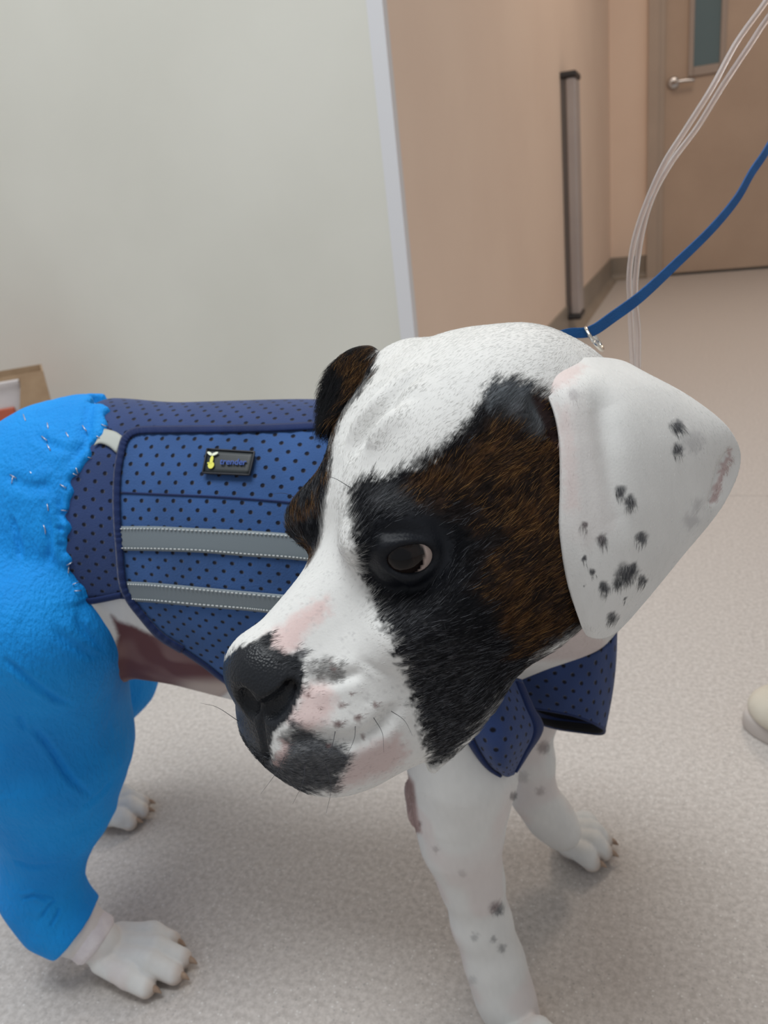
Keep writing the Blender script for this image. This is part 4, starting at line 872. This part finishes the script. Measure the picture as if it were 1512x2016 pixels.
# ------------------------------------------------------------------ wall guard strip, stool, file box, shoe
GY = 3.31; gx = XW+(XF-XW)*(GY-YL)/(YD-YL)
gd = empty('wall_guard', (gx, GY, .07)); tag(gd, 'tall grey vertical guard strip with black end caps on the tan corridor wall', 'wall guard')
M_alu = noisy('grey_aluminium', (.36, .315, .30), (.40, .35, .33), 8, .4, spec=.5); M_dark_strip = mat('dark_grey_strip', (.13, .11, .10), .5); M_cap = mat('black_cap', (.025, .022, .022), .5)  # grey guard body, darker strip on its wall side, black caps
for nm, bm, m_ in (('dark_strip', box_bm(gx-.004, gx+.018, GY-.005, GY+.14, .095, .94, .002, 1), M_dark_strip), ('cover', box_bm(gx+.018, gx+.054, GY-.01, GY+.14, .095, .94, .008, 3), M_alu), ('end_cap', box_bm(gx-.004, gx+.058, GY-.015, GY+.14, .94, .962, .006, 2), M_cap), ('end_cap', box_bm(gx+.004, gx+.058, GY-.015, GY+.14, .074, .095, .006, 2), M_cap)):
    child(mesh_bm(nm, bm, m_), gd)
BR_ = math.radians(43)
def place(o, loc): o.location = loc; o.rotation_euler.z = BR_
stool = empty('stool'); place(stool, (-1.29, 1.21, 0)); tag(stool, 'low orange topped stool behind the dog rump by the white wall', 'stool')
M_or = noisy('orange_vinyl', (.52, .085, .015), (.62, .11, .02), 12, .5)
mesh_bm('seat', box_bm(-.22, .085, -.12, .12, .235, .285, .015, 3), M_or, stool)
for a in (-1, 1):
    for b in (-1, 1): tube_obj('leg', [(a*.11-.067, b*.08, .24), (a*.13-.067, b*.10, .0)], .012, 10, M_steel, stool)
bx0, bx1, by0, by1, bz0, bz1 = -.30, 0, 0, .10, 0, .088
fb = empty('file_box'); place(fb, (-1.128, 1.2, .286)); tag(fb, 'brown cardboard box with cut-away front on the orange stool at left edge', 'box')
M_card = noisy('cardboard', (.36, .24, .145), (.42, .29, .18), 30, .8)
def plate(name, pts, y0, y1, m):
    bm = bmesh.new(); f = bm.faces.new([bm.verts.new((x, y0, z)) for x, z in pts]); r = bmesh.ops.extrude_face_region(bm, geom=[f])
    bmesh.ops.translate(bm, verts=[g for g in r['geom'] if isinstance(g, bmesh.types.BMVert)], vec=(0, y1-y0, 0)); bmesh.ops.recalc_face_normals(bm, faces=bm.faces); return mesh_bm(name, bm, m, fb)
plate('front_panel', [(bx1, bz0), (bx1, bz1), (bx0, bz1), (bx0, bz1-.006), (bx1-.042, bz1-.007), (bx1-.065, bz0)], by0, by0+.003, M_card)
plate('back_panel', [(bx0, bz0), (bx1, bz0), (bx1, bz1), (bx0, bz1)], by1-.003, by1, M_card)
for x_ in (bx0, bx1-.003): mesh_bm('side_panel', box_bm(x_, x_+.003, by0+.003, by1-.003, bz0, bz1), M_card, fb)
mesh_bm('bottom_panel', box_bm(bx0+.003, bx1-.003, by0+.003, by1-.003, bz0, bz0+.003), M_card, fb)
sh = mesh_bm('paper_stack', box_bm(bx0+.01, bx1-.046, by0+.012, by0+.03, bz0+.004, bz1-.010, .002, 1), noisy('white_paper', (.60, .56, .56), (.68, .63, .62), 20, .8)); place(sh, fb.location); tag(sh, 'white papers standing inside the cardboard box', 'papers')
rd = mesh_bm('red_folder', box_bm(bx0+.012, bx1-.066, by0+.0045, by0+.011, bz0+.004, bz0+.030, .002, 1), mat('red_card', (.45, .10, .05), .6)); place(rd, fb.location); tag(rd, 'low red orange folder in front of the papers in the box', 'folder')
shoe_o = floorpt(1500, 1432); shoe = empty('shoe', tuple(shoe_o)); tag(shoe, 'cream leather shoe toe entering at the right edge on the floor', 'shoe')
sdir = nrm(np.array([-.93, .36, 0])); sdv = np.array([-sdir[1], sdir[0], 0]); toe = floorpt(1468, 1418); SA = np.stack([sdir, sdv, [0, 0, 1.]])
sq = lambda a, b, c: toe-sdir*a+sdv*b+np.array([0, 0, c])
up = SDF(); up.ell(sq(.052, 0, .030), (.050, .041, .026), SA, .01); up.ell(sq(.12, 0, .040), (.075, .040, .034), SA, .03); up.ell(sq(.215, 0, .045), (.062, .036, .045), SA, .03); up.cone(sq(.215, 0, .05), sq(.225, 0, .10), .037, .040, .02); up.ell(sq(.222, 0, .12), (.034, .028, .04), SA, .01, True)
up.ops.append(((lambda P: P[..., 2]-.0215), sq(.13, 0, .02), .2, .001, True))
a_, b_ = up.mesh(toe-.34, toe+.34, .0022); child(mesh_np('upper', a_, b_, noisy('cream_leather', (.60, .55, .46), (.66, .61, .52), 30, .5, .2)), shoe)
out = []
for t in np.linspace(0, 2*np.pi, 48, endpoint=False): x_ = .135-.137*math.cos(t); wd = .044-.007*math.sin(math.pi*x_/.27)**2*(1 if x_ > .1 else .5); out.append((x_, wd*np.sign(math.sin(t))*abs(math.sin(t))**.7))
bm = bmesh.new(); prof = [(.985, .0), (1.0, .004), (1.0, .016), (.99, .021), (.97, .0225)]; R_ = [[bm.verts.new(sq(.135+(x-.135)*k, y*k, z)) for x, y in out] for k, z in prof]
for i in range(4):
    for j in range(48): bm.faces.new((R_[i][j], R_[i][(j+1) % 48], R_[i+1][(j+1) % 48], R_[i+1][j]))
bm.faces.new(R_[0][::-1]); bm.faces.new(R_[-1]); bmesh.ops.recalc_face_normals(bm, faces=bm.faces); child(mesh_bm('sole', bm, mat('pale_rubber_sole', (.55, .50, .47), .6), None, True), shoe)
print('all built', time.time()-T0)
